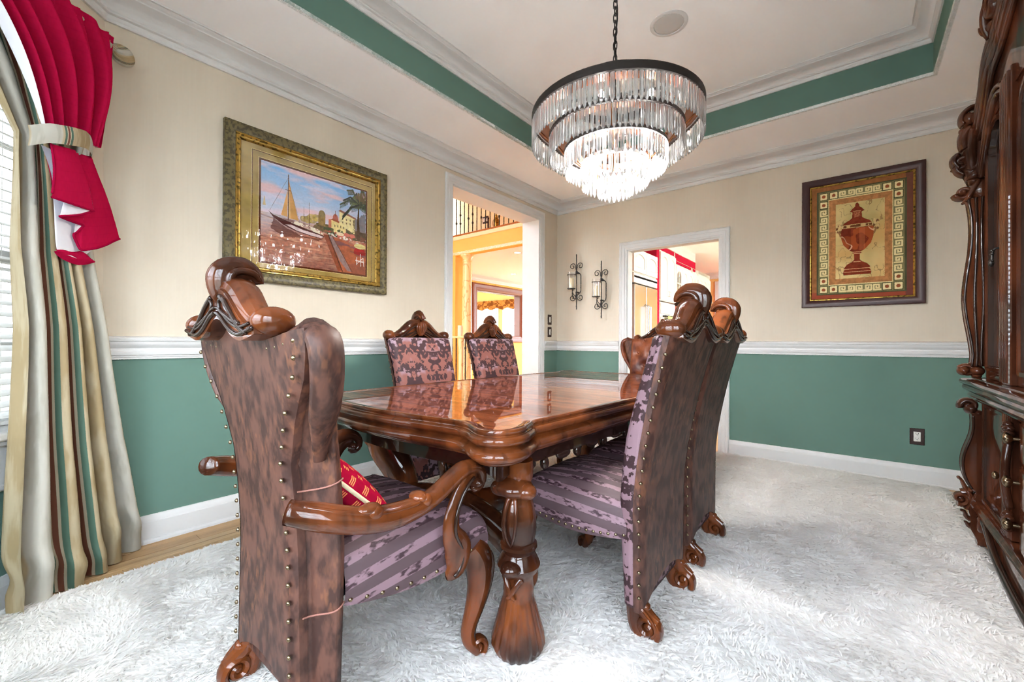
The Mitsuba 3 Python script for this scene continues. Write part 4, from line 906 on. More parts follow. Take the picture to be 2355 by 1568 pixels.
lines(.052, .003, .006, 'line_cream', 0); lines(.047, .003, .006, 'line_brown', 1); lines(.0, .012, .006, 'line_brown', 2); lines(.012, .003, .006, 'line_cream', 3)
pm, pc = harbour().mesh((.0068, iy0, iz0), (0, iy1 - iy0, 0), (0, 0, iz1 - iz0)); put(hp + '__print', pm, 'picture_print', color=pc, smooth=False)
put(hp + '__glass', box(.0095, .0115, ya + .085, yb - .085, za + .085, zb - .085), 'glass_pane')
def urn():
    s = Print(300, 430, .7); U, V = s.U, s.V
    s.put(np.ones_like(U), (148, 98, 62), rough=.3); s.put(V < .06, (150, 74, 56)); s.put(U > .93, (104, 66, 62), .8)
    x0, x1, y0, y1 = .08, .92, .045, .95
    s.poly([(x0 - .02, y0 - .01), (x1 + .02, y0 - .01), (x1 + .02, y1 + .01), (x0 - .02, y1 + .01)], (82, 84, 62), rough=.4, f=8)
    s.put(inside([(x0, y0), (x1, y0), (x1, y1), (x0, y1)], U, V) * np.clip(1.2 - 2.2 * np.abs(s.n(3, 3, 2, 4) - .5), 0, 1), (146, 138, 92), .75)
    bw, bh = .105, .076
    def key_row(n, fx):
        u = np.linspace(0, 1, 1)
    cream, dk = (232, 214, 160), (70, 66, 46)
    def fret(cx, cy, w, h, flip):
        """one meander unit"""
        for k, (a, b, c, d) in enumerate(((-.42, -.4, -.42, .36), (-.42, .36, .3, .36), (.3, .36, .3, -.1), (.3, -.1, -.08, -.1), (-.08, -.1, -.08, .1), (-.42, -.4, .5, -.4))):
            if flip: a, c = -a, -c
            s.line(cx + a * w, cy + b * h, cx + c * w, cy + d * h, .006, cream)
    for i in range(9):
        y = y0 + 2 * bh + (i + .5) * (y1 - y0 - 4 * bh) / 9; hgt = (y1 - y0 - 4 * bh) / 9
        for cx in (x0 + bw / 2, x1 - bw / 2): fret(cx, y, bw * .7, hgt * .86, i % 2)
    for i in range(5):
        x = x0 + 2 * bw + (i + .5) * (x1 - x0 - 4 * bw) / 5; wd = (x1 - x0 - 4 * bw) / 5
        for cy in (y0 + bh / 2, y1 - bh / 2): fret(x, cy, wd * .86, bh * .7, i % 2)
    for cx, cy in [(a, b) for a in (x0 + bw / 2, x1 - bw / 2) for b in (y0 + bh / 2, y1 - bh / 2)] + [(a, b) for a in (x0 + 1.5 * bw, x1 - 1.5 * bw) for b in (y0 + bh / 2, y1 - bh / 2)] + [(a, b) for a in (x0 + bw / 2, x1 - bw / 2) for b in (y0 + 1.5 * bh, y1 - 1.5 * bh)]:
        w, h = bw * .42, bh * .42; s.poly([(cx - w, cy - h), (cx + w, cy - h), (cx + w, cy + h), (cx - w, cy + h)], (62, 66, 48)); w, h = bw * .36, bh * .35
        s.poly([(cx - w, cy - h), (cx + w, cy - h), (cx + w, cy + h), (cx - w, cy + h)], (236, 218, 166)); s.dot(cx, cy, .02, .0145, (150, 84, 56))
    a0, a1, b0, b1 = x0 + bw, x1 - bw, y0 + bh, y1 - bh
    s.poly([(a0, b0), (a1, b0), (a1, b1), (a0, b1)], (178, 124, 78), rough=.35, f=60); s.line(a0, b0, a0, b1, .003, cream); s.line(a1, b0, a1, b1, .003, cream); s.line(a0, b0, a1, b0, .003, cream); s.line(a0, b1, a1, b1, .003, cream)
    c0, c1, d0, d1 = a0 + .075, a1 - .075, b0 + .05, b1 - .05
    m = inside([(c0, d0), (c1, d0), (c1, d1), (c0, d1)], U, V); s.put(m, (222, 196, 138), rough=.12, f=6); s.put(m * np.clip((s.n(5, 4, 3, 7) - .5) * 4, 0, 1), (170, 158, 100), .7); s.put(m * np.clip((s.n(4, 4, 3, 17) - .55) * 5, 0, 1), (206, 160, 96), .7)
    cell = np.abs(s.n(26, 20, 2, 41) - .5); s.put(m * (cell < .012) * (s.n(4, 3, 2, 43) > .5), (150, 120, 76), .8)
    cx = .475
    def sym(pts): return [(cx + a, b) for a, b in pts] + [(cx - a, b) for a, b in pts[::-1]]
    B = (128, 56, 40)
    s.poly(sym([(0, .2), (.135, .2), (.14, .225), (.12, .25), (.13, .262), (.1, .29), (.05, .31), (.03, .325), (.03, .375), (.045, .385), (.035, .395), (.075, .41), (.135, .46), (.16, .52), (.165, .575), (.16, .6), (.15, .63), (.12, .655), (.07, .675), (.05, .69), (.045, .735), (.075, .745), (.06, .755), (.05, .765), (.02, .785), (.02, .8), (.006, .815), (0, .82)]), B, rough=.3)
    body = inside(sym([(0, .4), (.075, .41), (.135, .46), (.16, .52), (.165, .575), (.155, .6), (0, .6)]), U, V)
    s.put(body * (s.n(14, 14, 2, 51) > .5), (170, 84, 50), .8); s.put(body * (np.abs(s.n(9, 9, 2, 53) - .5) < .022), (226, 176, 140), .95)
    s.poly(sym([(0, .605), (.158, .605), (.15, .632), (0, .636)]), (206, 178, 124)); s.put(inside(sym([(0, .61), (.15, .61), (.145, .628), (0, .63)]), U, V) * (s.n(40, 10, 2, 57) > .52), (110, 66, 44))
    for yv in (.31, .38, .392, .745, .25, .225): s.line(cx - .1 * (yv < .3) - .035, yv, cx + .1 * (yv < .3) + .035, yv, .0025, (222, 168, 128))
    for k in range(5): s.line(cx - .03, .695 + k * .009, cx + .03, .70 + k * .009, .0018, (206, 140, 104))
    for t in (-1, 1):
        X = cx + t * .185
        for i in range(14):
            a = i / 14 * 6.3; s.dot(X + .022 * math.cos(a), .6 + .028 * math.sin(a) + .01 * (i % 3), .012, .011, (206, 176, 122) if i % 2 else (122, 84, 56))
        s.line(X, .58, X - t * .02, .54, .006, (150, 110, 72)); s.line(X - t * .01, .62, X - t * .015, .655, .006, (214, 186, 134))
    s.put(inside(sym([(0, .4), (.16, .52), (.16, .6), (0, .6)]), U, V) * (U < cx - .06), (84, 34, 30), .35); s.put(body * (np.abs(U - cx - .05) < .03), (206, 124, 84), .3)
    return s
up_ = num('framed_picture'); tag(up_, 'dark framed print of a red urn with a Greek key border, far wall', 'picture')
xa, xb, uza, uzb = 2.50, 3.263, 1.356, 2.427
def rectf(y, o=0): return [(xa + o, y, uza + o), (xb - o, y, uza + o), (xb - o, y, uzb - o), (xa + o, y, uzb - o)]
MP = [(0, 0), (0, .026), (.004, .03), (.02, .032), (.034, .03), (.046, .022), (.05, .02), (.056, .014), (.06, 0)]
framed(rectf(-.002), MP, (0, -1, 0), 'mahogany', up_ + '__frame', None)
framed(rectf(-.002, .06), [(-.004, .0), (-.004, .013), (.002, .014), (.008, .010), (.010, 0)], (0, -1, 0), 'gold_leaf', up_ + '__frame_lip', None)
pm, pc = urn().mesh((xa + .066, -.008, uza + .066), (xb - xa - .132, 0, 0), (0, 0, uzb - uza - .132)); put(up_ + '__print', pm, 'picture_print', color=pc)

# ---------------------------------------------------------------- wrought iron candle sconces
def sconce(x, zc, label):
    k = num('wall_sconce'); tag(k, label, 'sconce', None); X = lambda a, z, d=0: (x + a, -.045 - d, zc + z)
    ms = [tube([X(.0, .325), X(0, .12), X(.003, -.1), X(.002, -.325)], [.006, .005, .005, .006], 8)]
    for s in (-1, 1):
        for u in (-1, 1):
            c = A(X(s * .052, u * .185)); pth = spiral(c, .042, 1.35, (s, 0, 0), (0, 0, u), 30, .22, math.pi * 1.1, -1)
            ms.append(tube(np.vstack([[X(0, u * .12)], [X(s * .006, u * .15)], pth]), .0042, 7))
    ms.append(tube([X(0, .13), X(.055, .085), X(.06, .07), X(.06, -.1), X(.055, -.12), X(0, -.17)], .005, 8)); ms.append(tube([X(-.002, .13), X(-.008, .1), X(-.02, .085)], .004, 7))
    ms.append(tube(spline([X(-.0, -.2), X(-.05, -.17), X(-.055, -.12), X(-.035, -.09, .03)], 16), .0048, 7)); ms.append(tube(spline([X(0, -.17, .02), X(-.02, -.14, .04), X(-.03, -.11, .04), X(-.008, -.1, .05)], 14), .004, 7))
    ms += [ell(X(0, .12), (.01, .008, .018), 2), ell(X(0, -.165), (.01, .008, .018), 2)]
    put(k + '__scrollwork', cat(ms), 'iron_paint', smooth=True)
    cx, cy, cz = x - .032, -.105, zc - .085
    put(k + '__tray', lathe([(0, -.004), (.04, -.004), (.048, .0), (.048, .005), (0, .003)], 32, (cx, cy, cz)), 'iron_paint', smooth=40)
    put(k + '__ring', cat([tube(A([(cx + .047 * math.cos(a), cy + .047 * math.sin(a), cz + .165) for a in np.linspace(0, 6.3, 33)]), .0035, 7), tube([(cx + .045, cy, cz + .165), (x + .0, -.045, cz + .165)], .0035, 7)]), 'iron_paint', smooth=True)
    put(k + '__glass', lathe([(.041, .005), (.041, .205), (.0425, .205), (.0425, .005)], 32, (cx, cy, cz)), 'glass_pane', smooth=30)
    put(k + '__candle', lathe([(0, .006), (.028, .006), (.028, .118), (.026, .122), (0, .12)], 28, (cx, cy, cz)), 'candle_wax', smooth=40)
    put(k + '__wick', tube([(cx, cy, cz + .12), (cx + .001, cy, cz + .132)], .0012, 6), 'black_soft')
    put(k + '__bracket', box(x - .012, x + .012, -.045, -.001, zc + .1, zc + .115), 'iron_paint'); put(k + '__bracket', box(x - .012, x + .012, -.045, -.001, zc - .13, zc - .115), 'iron_paint')
sconce(.30, 1.765, 'black wrought iron candle sconce nearer the corner, higher of the two')
sconce(.622, 1.652, 'black wrought iron candle sconce nearer the kitchen doorway, lower of the two')

# ---------------------------------------------------------------- switches and socket
def plate(k, o, e, n, w, h, kind):
    e, n = A(e, float), A(n, float); R = np.stack([e, n, A([0, 0, 1.0])], 1)
    def B(a, b, c, d, f, g, ch=.0015):
        m = cbox(a, b, f, g, c, d, ch); m = m.copy(); m.vertices = A(o) + m.vertices @ R.T
        if np.linalg.det(R) < 0: m.faces = m.faces[:, ::-1]
        return m
    put(k + '__cover_plate', B(-w / 2, w / 2, -h / 2, h / 2, .0005, .007, .003), 'plate_brown')
    if kind == 'rocker': put(k + '__rocker', B(-.016, .016, -.033, .033, .0065, .0105), 'plate_white'); put(k + '__rocker', B(-.012, .012, -.004, .028, .0105, .0135), 'plate_white')
    else:
        put(k + '__socket', B(-.02, .02, -.036, .036, .0065, .010), 'plate_white')
        put(k + '__slot', cat([B(sx - .0012, sx + .0012, sz - .004, sz + .004, .0098, .0103, .0002) for sz in (.024, -.012) for sx in (-.007, .007)] + [ell(A(o) + n * .0102 + A([0, 0, sz]), (.0028, .0028, .0028), 1) for sz in (.014, -.023)]), 'black_soft')
tag('light_switch', 'upper dark light switch plate beside the cased opening', 'light switch'); plate('light_switch', (0, -.165, 1.323), (0, 1, 0), (1, 0, 0), .08, .12, 'rocker')
tag('light_switch_001', 'lower dark light switch plate just above the chair rail', 'light switch'); plate('light_switch_001', (0, -.165, 1.174), (0, 1, 0), (1, 0, 0), .08, .12, 'rocker')
tag('wall_outlet', 'white socket in a dark brown plate low on the green far wall', 'outlet'); plate('wall_outlet', (3.219, 0, .356), (1, 0, 0), (0, -1, 0), .082, .122, 'socket')
# ---------------------------------------------------------------- curtain, swag, tieback on a wrapped pole
def bay_arr(s, z, d): return OB + s[..., None] * EB + d[..., None] * NB + z[..., None] * A([0, 0, 1.0])
nu, nv = 260, 130
u, v = np.meshgrid(np.linspace(0, 1, nu), np.linspace(0, 1, nv), indexing='ij')
zt_, zb_ = 2.42, .006
z = zt_ + (zb_ - zt_) * v
L_ = np.interp(z, [0, .06, .25, .46, .7, .94, 1.18, 1.35, 1.67, 1.84, 2.05, 2.42], [.525, .522, .53, .522, .512, .5, .49, .486, .484, .485, .62, .93])
R_ = np.interp(z, [0, .26, .6, .91, 1.1, 1.41, 1.7, 1.84, 2.0, 2.42], [-.05, -.005, .068, .118, .145, .178, .205, .23, .21, .12])
k = 5.0; uu = 1 - u                                             # u = 0 at the left edge in the picture
ph = 2 * np.pi * k * u + .7 * np.sin(2 * np.pi * 1.3 * u + 1)
fold = np.cos(ph); amp = np.interp(z, [0, .5, 1.2, 1.75, 1.85, 2.1, 2.42], [.05, .048, .036, .018, .018, .03, .03])
wob = .006 * np.sin(z * 5 + u * 9) + .008 * (meshkit.noise(np.stack([u * 8, z * 3, 0 * u], -1), 3) - .5)
kink = np.exp(-((z - .13 - .05 * np.sin(9 * u)) / .05) ** 2)
s = L_ + (R_ - L_) * (u + .018 * np.sin(2 * ph) * .8) + wob + kink * .012 * np.sin(u * 31 + 2)
d = np.interp(z, [0, 1.1, 1.4, 1.85, 2.42], [.105, .098, .075, .072, .1]) + amp * fold + .5 * wob + kink * .018 + np.clip((.1 - z) / .1, 0, 1) * .01 * np.sin(u * 23)
P_ = bay_arr(s, z, d)
tag('curtain', 'striped cream curtain panel gathered beside the bay window and falling to the floor', 'curtain')
put('curtain', gridmesh(P_), 'fabric_curtain', smooth=True, uv=np.stack([np.interp(u, [0, .10, .30, .42, .50, .62, .75, 1], [.62, 1.0, 1.40, 1.64, 2.38, 2.64, 2.95, 3.42]).ravel(), (z * 1.0).ravel()], -1))
# crimson swag in front of the panel, gathered at the tie
nu, nv = 200, 70
u, v = np.meshgrid(np.linspace(0, 1, nu), np.linspace(0, 1, nv), indexing='ij')
st, sb = .98 - .875 * u, .462 - .25 * u; zt_ = 2.455 + .012 * np.sin(u * 40); zb_ = np.interp(u, [0, .4, 1], [1.862, 1.87, 1.90])
e = v ** .8; s = st + (sb - st) * e + .03 * np.sin(np.pi * v) * (u - .6); z = zt_ + (zb_ - zt_) * v
ph = 2 * np.pi * 5.5 * u ** .9 + .8 * np.sin(u * 7) + .6 * v
d = .152 + .034 * np.sin(np.pi * np.clip(v * .85 + .08, 0, 1)) * np.cos(ph) + .03 * np.sin(np.pi * v) + .008 * np.cos(ph * 2.1) - .02 * (1 - v) ** 4
tag('swag', 'crimson fabric swag hanging from the pole and tied over the striped curtain', 'curtain')
put('swag__drape', gridmesh(bay_arr(s, z, d), flip=True), 'fabric_red', smooth=True)
def ruled(top, hem, nv=30, sub=10, bulge=.01):
    """cloth between two polylines of (s, z, d)"""
    T_, H_ = A(top, float), A(hem, float); t = np.linspace(0, 1, len(T_)); tt = np.linspace(0, 1, sub * (len(T_) - 1) + 1)
    from scipy.interpolate import PchipInterpolator as PI
    T_, H_ = PI(t, T_)(tt), PI(t, H_)(tt); w = np.linspace(0, 1, nv)[None, :, None]
    Q = T_[:, None] * (1 - w) + H_[:, None] * w; Q[..., 2] += bulge * np.sin(np.pi * w[..., 0])
    return bay_arr(Q[..., 0], Q[..., 1], Q[..., 2]), Q
hem = [(.483, 1.593, .2), (.385, 1.592, .205), (.301, 1.596, .2), (.36, 1.56, .188), (.422, 1.537, .175), (.37, 1.535, .165), (.30, 1.532, .16), (.318, 1.5, .15), (.33, 1.486, .148), (.312, 1.455, .145), (.297, 1.43, .15), (.235, 1.45, .15), (.167, 1.479, .14), (.11, 1.51, .13), (.061, 1.534, .12)]
n_ = len(hem); top = [(.50 - .27 * i / (n_ - 1), 1.80 + .06 * i / (n_ - 1), .165 + .02 * math.cos(i * 1.9)) for i in range(n_)]
top = [(.47, 1.80, .185), (.42, 1.81, .19), (.37, 1.82, .185), (.36, 1.82, .175), (.37, 1.82, .165), (.35, 1.82, .16), (.32, 1.83, .155), (.315, 1.83, .15), (.31, 1.83, .145), (.30, 1.83, .14), (.285, 1.84, .14), (.27, 1.84, .145), (.255, 1.845, .145), (.24, 1.85, .14), (.228, 1.855, .125)]
m, Q = ruled(top, hem); put('swag__tail', gridmesh(m, flip=True), 'fabric_red', smooth=True)
put('swag__tail_hem', tube(m[::2, -1], .0045, 8), 'fabric_red_plain', smooth=True)
put('swag__tail_hem', tube(m[0, ::3], .004, 8), 'fabric_red_plain', smooth=True)
hem2 = [(.40, 1.62, .135), (.376, 1.41, .128), (.33, 1.40, .13), (.28, 1.395, .125), (.22, 1.43, .11), (.19, 1.45, .1)]
top2 = [(.46, 1.8, .14), (.43, 1.8, .14), (.4, 1.8, .135), (.36, 1.81, .13), (.33, 1.82, .12), (.3, 1.83, .11)]
m2, _ = ruled(top2, hem2); put('swag__lining', gridmesh(m2), 'fabric_red', smooth=True, label='pale lining')
hem3 = [(.385, 1.405, .122), (.34, 1.382, .115), (.27, 1.372, .11), (.19, 1.395, .11)]
top3 = [(.383, 1.412, .124), (.33, 1.428, .128), (.27, 1.43, .126), (.195, 1.405, .112)]
m3_, _ = ruled(top3, hem3, 12); put('swag__tail_fold', gridmesh(m3_, flip=True), 'fabric_red', smooth=True)
u, v = np.meshgrid(np.linspace(0, 1, 60), np.linspace(0, 1, 14), indexing='ij')
s = .535 - .30 * u; zc = np.interp(u, [0, .15, .6, 1], [1.80, 1.828, 1.862, 1.868]) + .01 * np.sin(u * 3); hw_ = np.interp(u, [0, 1], [.038, .034])
d = .10 + .118 * np.sin(np.pi * np.clip(u * .86 + .12, 0, 1)) ** .6
tag('curtain_tieback', 'striped fabric tieback round the crimson swag and curtain', 'tieback')
put('curtain_tieback', gridmesh(bay_arr(s, zc + hw_ * (1 - 2 * v), d + .006 * np.sin(np.pi * v))), 'fabric_curtain', smooth=True, uv=np.stack([(u * 1.5 + .02).ravel(), (v * .1).ravel()], -1))
tag('curtain_pole', 'fabric covered curtain pole with a wrapped ball finial under the crown moulding', 'curtain rod')
put('curtain_pole__pole', tube([bayp(.08, 2.43, .105), bayp(1.42, 2.43, .105)], .019, 14), 'fabric_curtain', smooth=True, uv=None)
kb = ell((0, 0, 0), (.056, .043, .045), 3); n_ = meshkit.fbm(kb.vertices * 30, 2, 3); kb.vertices *= (1 + .07 * (n_ - .5))[:, None]
Rk = np.stack([EB, NB, A([0, 0, 1.0])], 1); Rk = Rk * A([1, 1, 1]); 
kv = kb.vertices @ Rk.T + bayp(.035, 2.425, .105); kb2 = trimesh.Trimesh(kv, kb.faces[:, ::-1], process=False)
aa = np.arctan2(kb.vertices[:, 2], kb.vertices[:, 1])
put('curtain_pole__finial', kb2, 'fabric_curtain', smooth=True, uv=np.stack([aa / 2.0 + kb.vertices[:, 0] * 9, kb.vertices[:, 0] * 3], -1))
put('curtain_pole__bracket', bbox(.10, .125, 2.41, 2.45, 0, .105, .003), 'fabric_curtain')
# ---------------------------------------------------------------- china cabinet against the right wall
CX, CY0, CY1 = 3.345, -1.17, -3.03; CYM = (CY0 + CY1) / 2; CB = W - .02
tag('china_cabinet', 'tall carved dark wood china cabinet with glass doors by the right wall', 'cabinet')
K = 'china_cabinet__'
def fx(pts, x0, x1, b=None):
    """outline in (y, z), from x1 (back) out to x0 (front, towards the room)"""
    kw = dict(o=(x1, 0, 0), e1=(0, 1, 0), e2=(0, 0, 1), e3=(-1, 0, 0))
    return raised(pts, 0, x1 - x0, b, **kw) if b else prism(pts, 0, x1 - x0, **kw)
def mirc(y): return 2 * CYM - y
WC, WG = 'wood_cabinet', 'wood_glaze'
# lower body
body = fx([(CY0 - .02, .16), (CY1 + .02, .16), (CY1 + .02, .80), (CY0 - .02, .80)], CX + .03, CB)
put(K + 'base_body', body, WC)
def waist(x, z0):
    return [(CB, CY0 + .0, z0), (x + .05, CY0 + .0, z0), (x, CY0 - .06, z0), (x, CY1 + .06, z0), (x + .05, CY1, z0), (CB, CY1, z0)]
WP = [(-.05, 0), (.0, 0), (.008, .004), (.012, .012), (.006, .02), (.004, .026), (.016, .03), (.026, .04), (.03, .05), (.026, .06), (.03, .064), (.036, .068), (.04, .078), (.036, .088), (.024, .092), (-.05, .094)]
put(K + 'waist_moulding', mould(waist(3.315, .785), WP, side=-1), WC, smooth=35)
put(K + 'counter', prism([(p[0] , p[1]) for p in waist(3.318, 0)], .868, .882, e1=(1, 0, 0), e2=(0, 1, 0), e3=(0, 0, 1)), WC)
put(K + 'base_rail', mould(waist(3.34, .79), [(-.03, -.03), (.004, -.028), (.008, -.02), (.004, -.014), (.008, -.006), (-.03, 0)], side=-1), WC, smooth=35)
SK = [(-.04, 0), (.0, 0), (.008, .006), (.012, .014), (.006, .022), (.012, .03), (.02, .04), (.014, .052), (.004, .058), (-.04, .06)]
put(K + 'skirt_moulding', mould(waist(3.335, .2), SK, side=-1), WC, smooth=35)
ap = [(CY0 - .04, .2), (CY0 - .05, .11), (-1.3, .14), (-1.36, .19), (-1.43, .17), (-1.52, .13), (-1.62, .10), (-1.8, .065), (-1.98, .05), (CYM, .048)]
put(K + 'apron', fx(ap + [(mirc(y), z) for y, z in ap[::-1][1:]], CX + .005, CX + .04, .01), WC)
for f in (lambda y: y, mirc):
    q = spline([(CX - .006, f(-1.36), .195), (CX - .006, f(-1.44), .168), (CX - .006, f(-1.55), .118), (CX - .006, f(-1.75), .075), (CX - .006, f(-1.95), .055), (CX - .006, f(CYM), .05)], 40)
    put(K + 'apron__bead', tube(q, np.linspace(.014, .018, 40), 9), WG, smooth=True)
    sc = cat([scroll((CX - .008, f(-1.345), .165), .034, .012, (0, 1 if f(0) == 0 else -1, 0), (0, 0, 1), 1.4, 1.2, 1, w=1.5), scroll((CX - .006, f(-1.285), .232), .018, .009, (0, 1 if f(0) == 0 else -1, 0), (0, 0, 1), 1.2, 1.2, 1, w=1.5),
              tube(spline([(CX - .006, f(-1.285), .245), (CX - .006, f(-1.31), .222), (CX - .006, f(-1.335), .2), (CX - .004, f(-1.35), .14)], 14), np.linspace(.012, .014, 14), 8)])
    put(K + 'apron__scroll', sc, WC, smooth=True)
# corner pilasters: shaped boards with carved scrolls (outline in x, z measured outwards from the carcass)
def pil(pts_l, x1, yc, w, mt=WC):
    """board whose outer edge runs through pts_l (x, z), inner edge straight at x1"""
    q = spline(pts_l, 60) if len(pts_l) > 3 else A(pts_l); poly = sg.Polygon([tuple(p) for p in q] + [(x1, q[-1][1]), (x1, q[0][1])]).buffer(0)
    out = []
    for b, hw_ in ((0, w), (.004, w + .003), (.009, w + .005)):
        out.append(prism(poly.buffer(-b), -hw_, hw_, o=(0, yc, 0), e1=(1, 0, 0), e2=(0, 0, 1), e3=(0, 1, 0)))
    ql = A([(p[0], yc, p[1]) for p in q])
    return cat(out), ql
for yc, fy in ((-1.2, 1), (mirc(-1.2), -1)):
    E1 = (-1, 0, 0)
    m, ql = pil([(3.325, .30), (3.297, .36), (3.285, .43), (3.293, .5), (3.315, .58), (3.322, .64), (3.318, .70)], 3.37, yc, .03)
    put(K + 'pilaster', m, WC, smooth=30); put(K + 'pilaster__bead', cat([tube(ql[2:-2] + A([.004, o, 0]), .006, 8) for o in (-.03, .03)]), WG, smooth=True)
    sc = cat([scroll((3.312, yc, .735), .034, .015, E1, (0, 0, 1), 1.35, -.4, 1, w=2.6), ell((3.318, yc, .72), (.026, .04, .03), 2), ell((3.345, yc, .70), (.02, .034, .016), 2)])
    put(K + 'pilaster__scroll', sc, WC, smooth=True)
    foot = cat([pil([(3.34, .03), (3.328, .08), (3.315, .12), (3.318, .16), (3.308, .2), (3.315, .25), (3.335, .3)], 3.39, yc, .03)[0],
                scroll((3.283, yc, .25), .032, .014, E1, (0, 0, 1), 1.3, -1.2, -1, w=2.6), tube(spline([(3.31, yc, .20), (3.318, yc, .25), (3.31, yc, .285), (3.285, yc, .283)], 14), np.linspace(.018, .014, 14), 9, flat=(1, 2), ref=(0, 1, 0)),
                tube(spline([(3.31, yc, .295), (3.298, yc, .315), (3.286, yc, .345), (3.277, yc, .356)], 12), np.linspace(.012, .006, 12), 8, flat=(1, 2), ref=(0, 1, 0)), ell((3.277, yc, .355), (.008, .02, .008), 1), ell((3.318, yc, .3), (.014, .034, .014), 2),
                tube(spline([(3.318, yc, .15), (3.303, yc, .165), (3.296, yc, .185), (3.283, yc, .186)], 10), np.linspace(.012, .006, 10), 8, flat=(1, 2), ref=(0, 1, 0)), tube(spline([(3.322, yc, .11), (3.31, yc, .118), (3.302, yc, .13), (3.296, yc, .13)], 10), np.linspace(.012, .005, 10), 8, flat=(1, 2), ref=(0, 1, 0))])
    put(K + 'foot', foot, WC, smooth=30)
    # upper baluster pilaster, shaped on both edges
    zz = [.94, .97, 1.02, 1.1, 1.18, 1.28, 1.36, 1.45, 1.53, 1.62, 1.7, 1.76, 1.8]; hwv = [.03, .022, .024, .034, .046, .054, .05, .04, .031, .027, .028, .036, .04]
    zq = np.linspace(.94, 1.8, 60); hq = np.interp(zq, zz, hwv); hq = np.convolve(np.pad(hq, 2, 'edge'), np.ones(5) / 5, 'valid'); cx_ = 3.344
    poly = sg.Polygon([(cx_ - h, z) for h, z in zip(hq, zq)] + [(cx_ + h, z) for h, z in zip(hq[::-1], zq[::-1])])
    put(K + 'pilaster', cat([prism(poly.buffer(-b), -w_, w_, o=(0, yc, 0), e1=(1, 0, 0), e2=(0, 0, 1), e3=(0, 1, 0)) for b, w_ in ((0, .028), (.005, .031), (.011, .033))]), WC, smooth=30)
    put(K + 'pilaster__bead', cat([tube(A([(cx_ + s_ * (h - .003), yc + o, z) for h, z in zip(hq, zq)]), .0055, 8) for s_ in (-1, 1) for o in (-.03, .03)] + [tube(A([(cx_ + s_ * h * .3, yc + o, z) for h, z in zip(hq, zq)]), .006, 8) for s_ in (-1, 1) for o in (-.034, .034)]), WG, smooth=True)
    caps = [ell((3.292, yc, .915), (.024, .04, .026), 3), scroll((3.305, yc, .915), .03, .012, E1, (0, 0, 1), 1.3, .4, 1, w=2.4), ell((3.34, yc, .915), (.03, .042, .028), 3), ell((3.345, yc, .95), (.036, .036, .014), 2), ell((3.34, yc, .89), (.02, .03, .014), 2)]
    caps += [scroll((3.29, yc, 1.84), .034, .014, E1, (0, 0, 1), 1.3, -.2, -1, w=2.6), ell((3.29, yc, 1.84), (.018, .042, .018), 2), tube(spline([(3.31, yc, 1.8), (3.33, yc, 1.86), (3.34, yc, 1.89), (3.31, yc, 1.885)], 14), .018, 9, flat=(1, 2.2), ref=(0, 1, 0)), ell((3.36, yc, 1.85), (.05, .034, .06), 2)]
    put(K + 'pilaster__capital', cat(caps), WC, smooth=True)
    for lf in ([(3.325, yc, 1.74), (3.31, yc, 1.775), (3.295, yc, 1.79), (3.288, yc, 1.783)], [(3.365, yc, 1.74), (3.378, yc, 1.775), (3.395, yc, 1.79), (3.4, yc, 1.783)]):
        put(K + 'pilaster__leaf', tube(spline(lf, 12), np.linspace(.012, .006, 12), 8, flat=(1, 2), ref=(0, 1, 0)), WC, smooth=True)
    # big shell bracket and cornice block
    br = [scroll((3.283, yc, 2.0), .035, .016, E1, (0, 0, 1), 1.3, -.6, -1, w=2.4), tube(spline([(3.275, yc, 1.965), (3.262, yc, 1.985), (3.255, yc, 2.015), (3.275, yc, 2.04)], 12), .016, 9, flat=(1, 2.6), ref=(0, 1, 0)), tube(spline([(3.295, yc, 1.93), (3.272, yc, 1.95), (3.262, yc, 1.985)], 10), .014, 9, flat=(1, 2.4), ref=(0, 1, 0)),
          tube(spline([(3.30, yc, 2.06), (3.292, yc, 2.1), (3.296, yc, 2.14), (3.32, yc, 2.17)], 14), .024, 10, flat=(1, 1.8), ref=(0, 1, 0)), tube(spline([(3.33, yc, 1.9), (3.32, yc, 1.98), (3.316, yc, 2.06), (3.326, yc, 2.16)], 16), .034, 10, flat=(1, 1.4), ref=(0, 1, 0)), tube(spline([(3.295, yc, 1.93), (3.33, yc, 1.95), (3.355, yc, 2.02), (3.36, yc, 2.14)], 16), .03, 10, flat=(1, 1.6), ref=(0, 1, 0)),
          ell((3.312, yc, 2.215), (.032, .045, .036), 3), ell((3.29, yc, 2.165), (.016, .03, .014), 2), tube(spline([(3.293, yc, 2.19), (3.283, yc, 2.225), (3.3, yc, 2.262), (3.335, yc, 2.275)], 14), .014, 9, flat=(1, 2.6), ref=(0, 1, 0)), tube(spline([(3.31, yc, 2.2), (3.33, yc, 2.21), (3.345, yc, 2.24), (3.352, yc, 2.29)], 12), .016, 9, flat=(1, 2.2), ref=(0, 1, 0))]
    put(K + 'bracket', cat(br), WC, smooth=True)
    put(K + 'corner_stile', cbox(3.375, 3.41, yc - .03, yc + .03, .882, 2.2, .004), WC); put(K + 'corner_stile', cbox(3.375, 3.41, yc - .03, yc + .03, .2, .79, .004), WC)
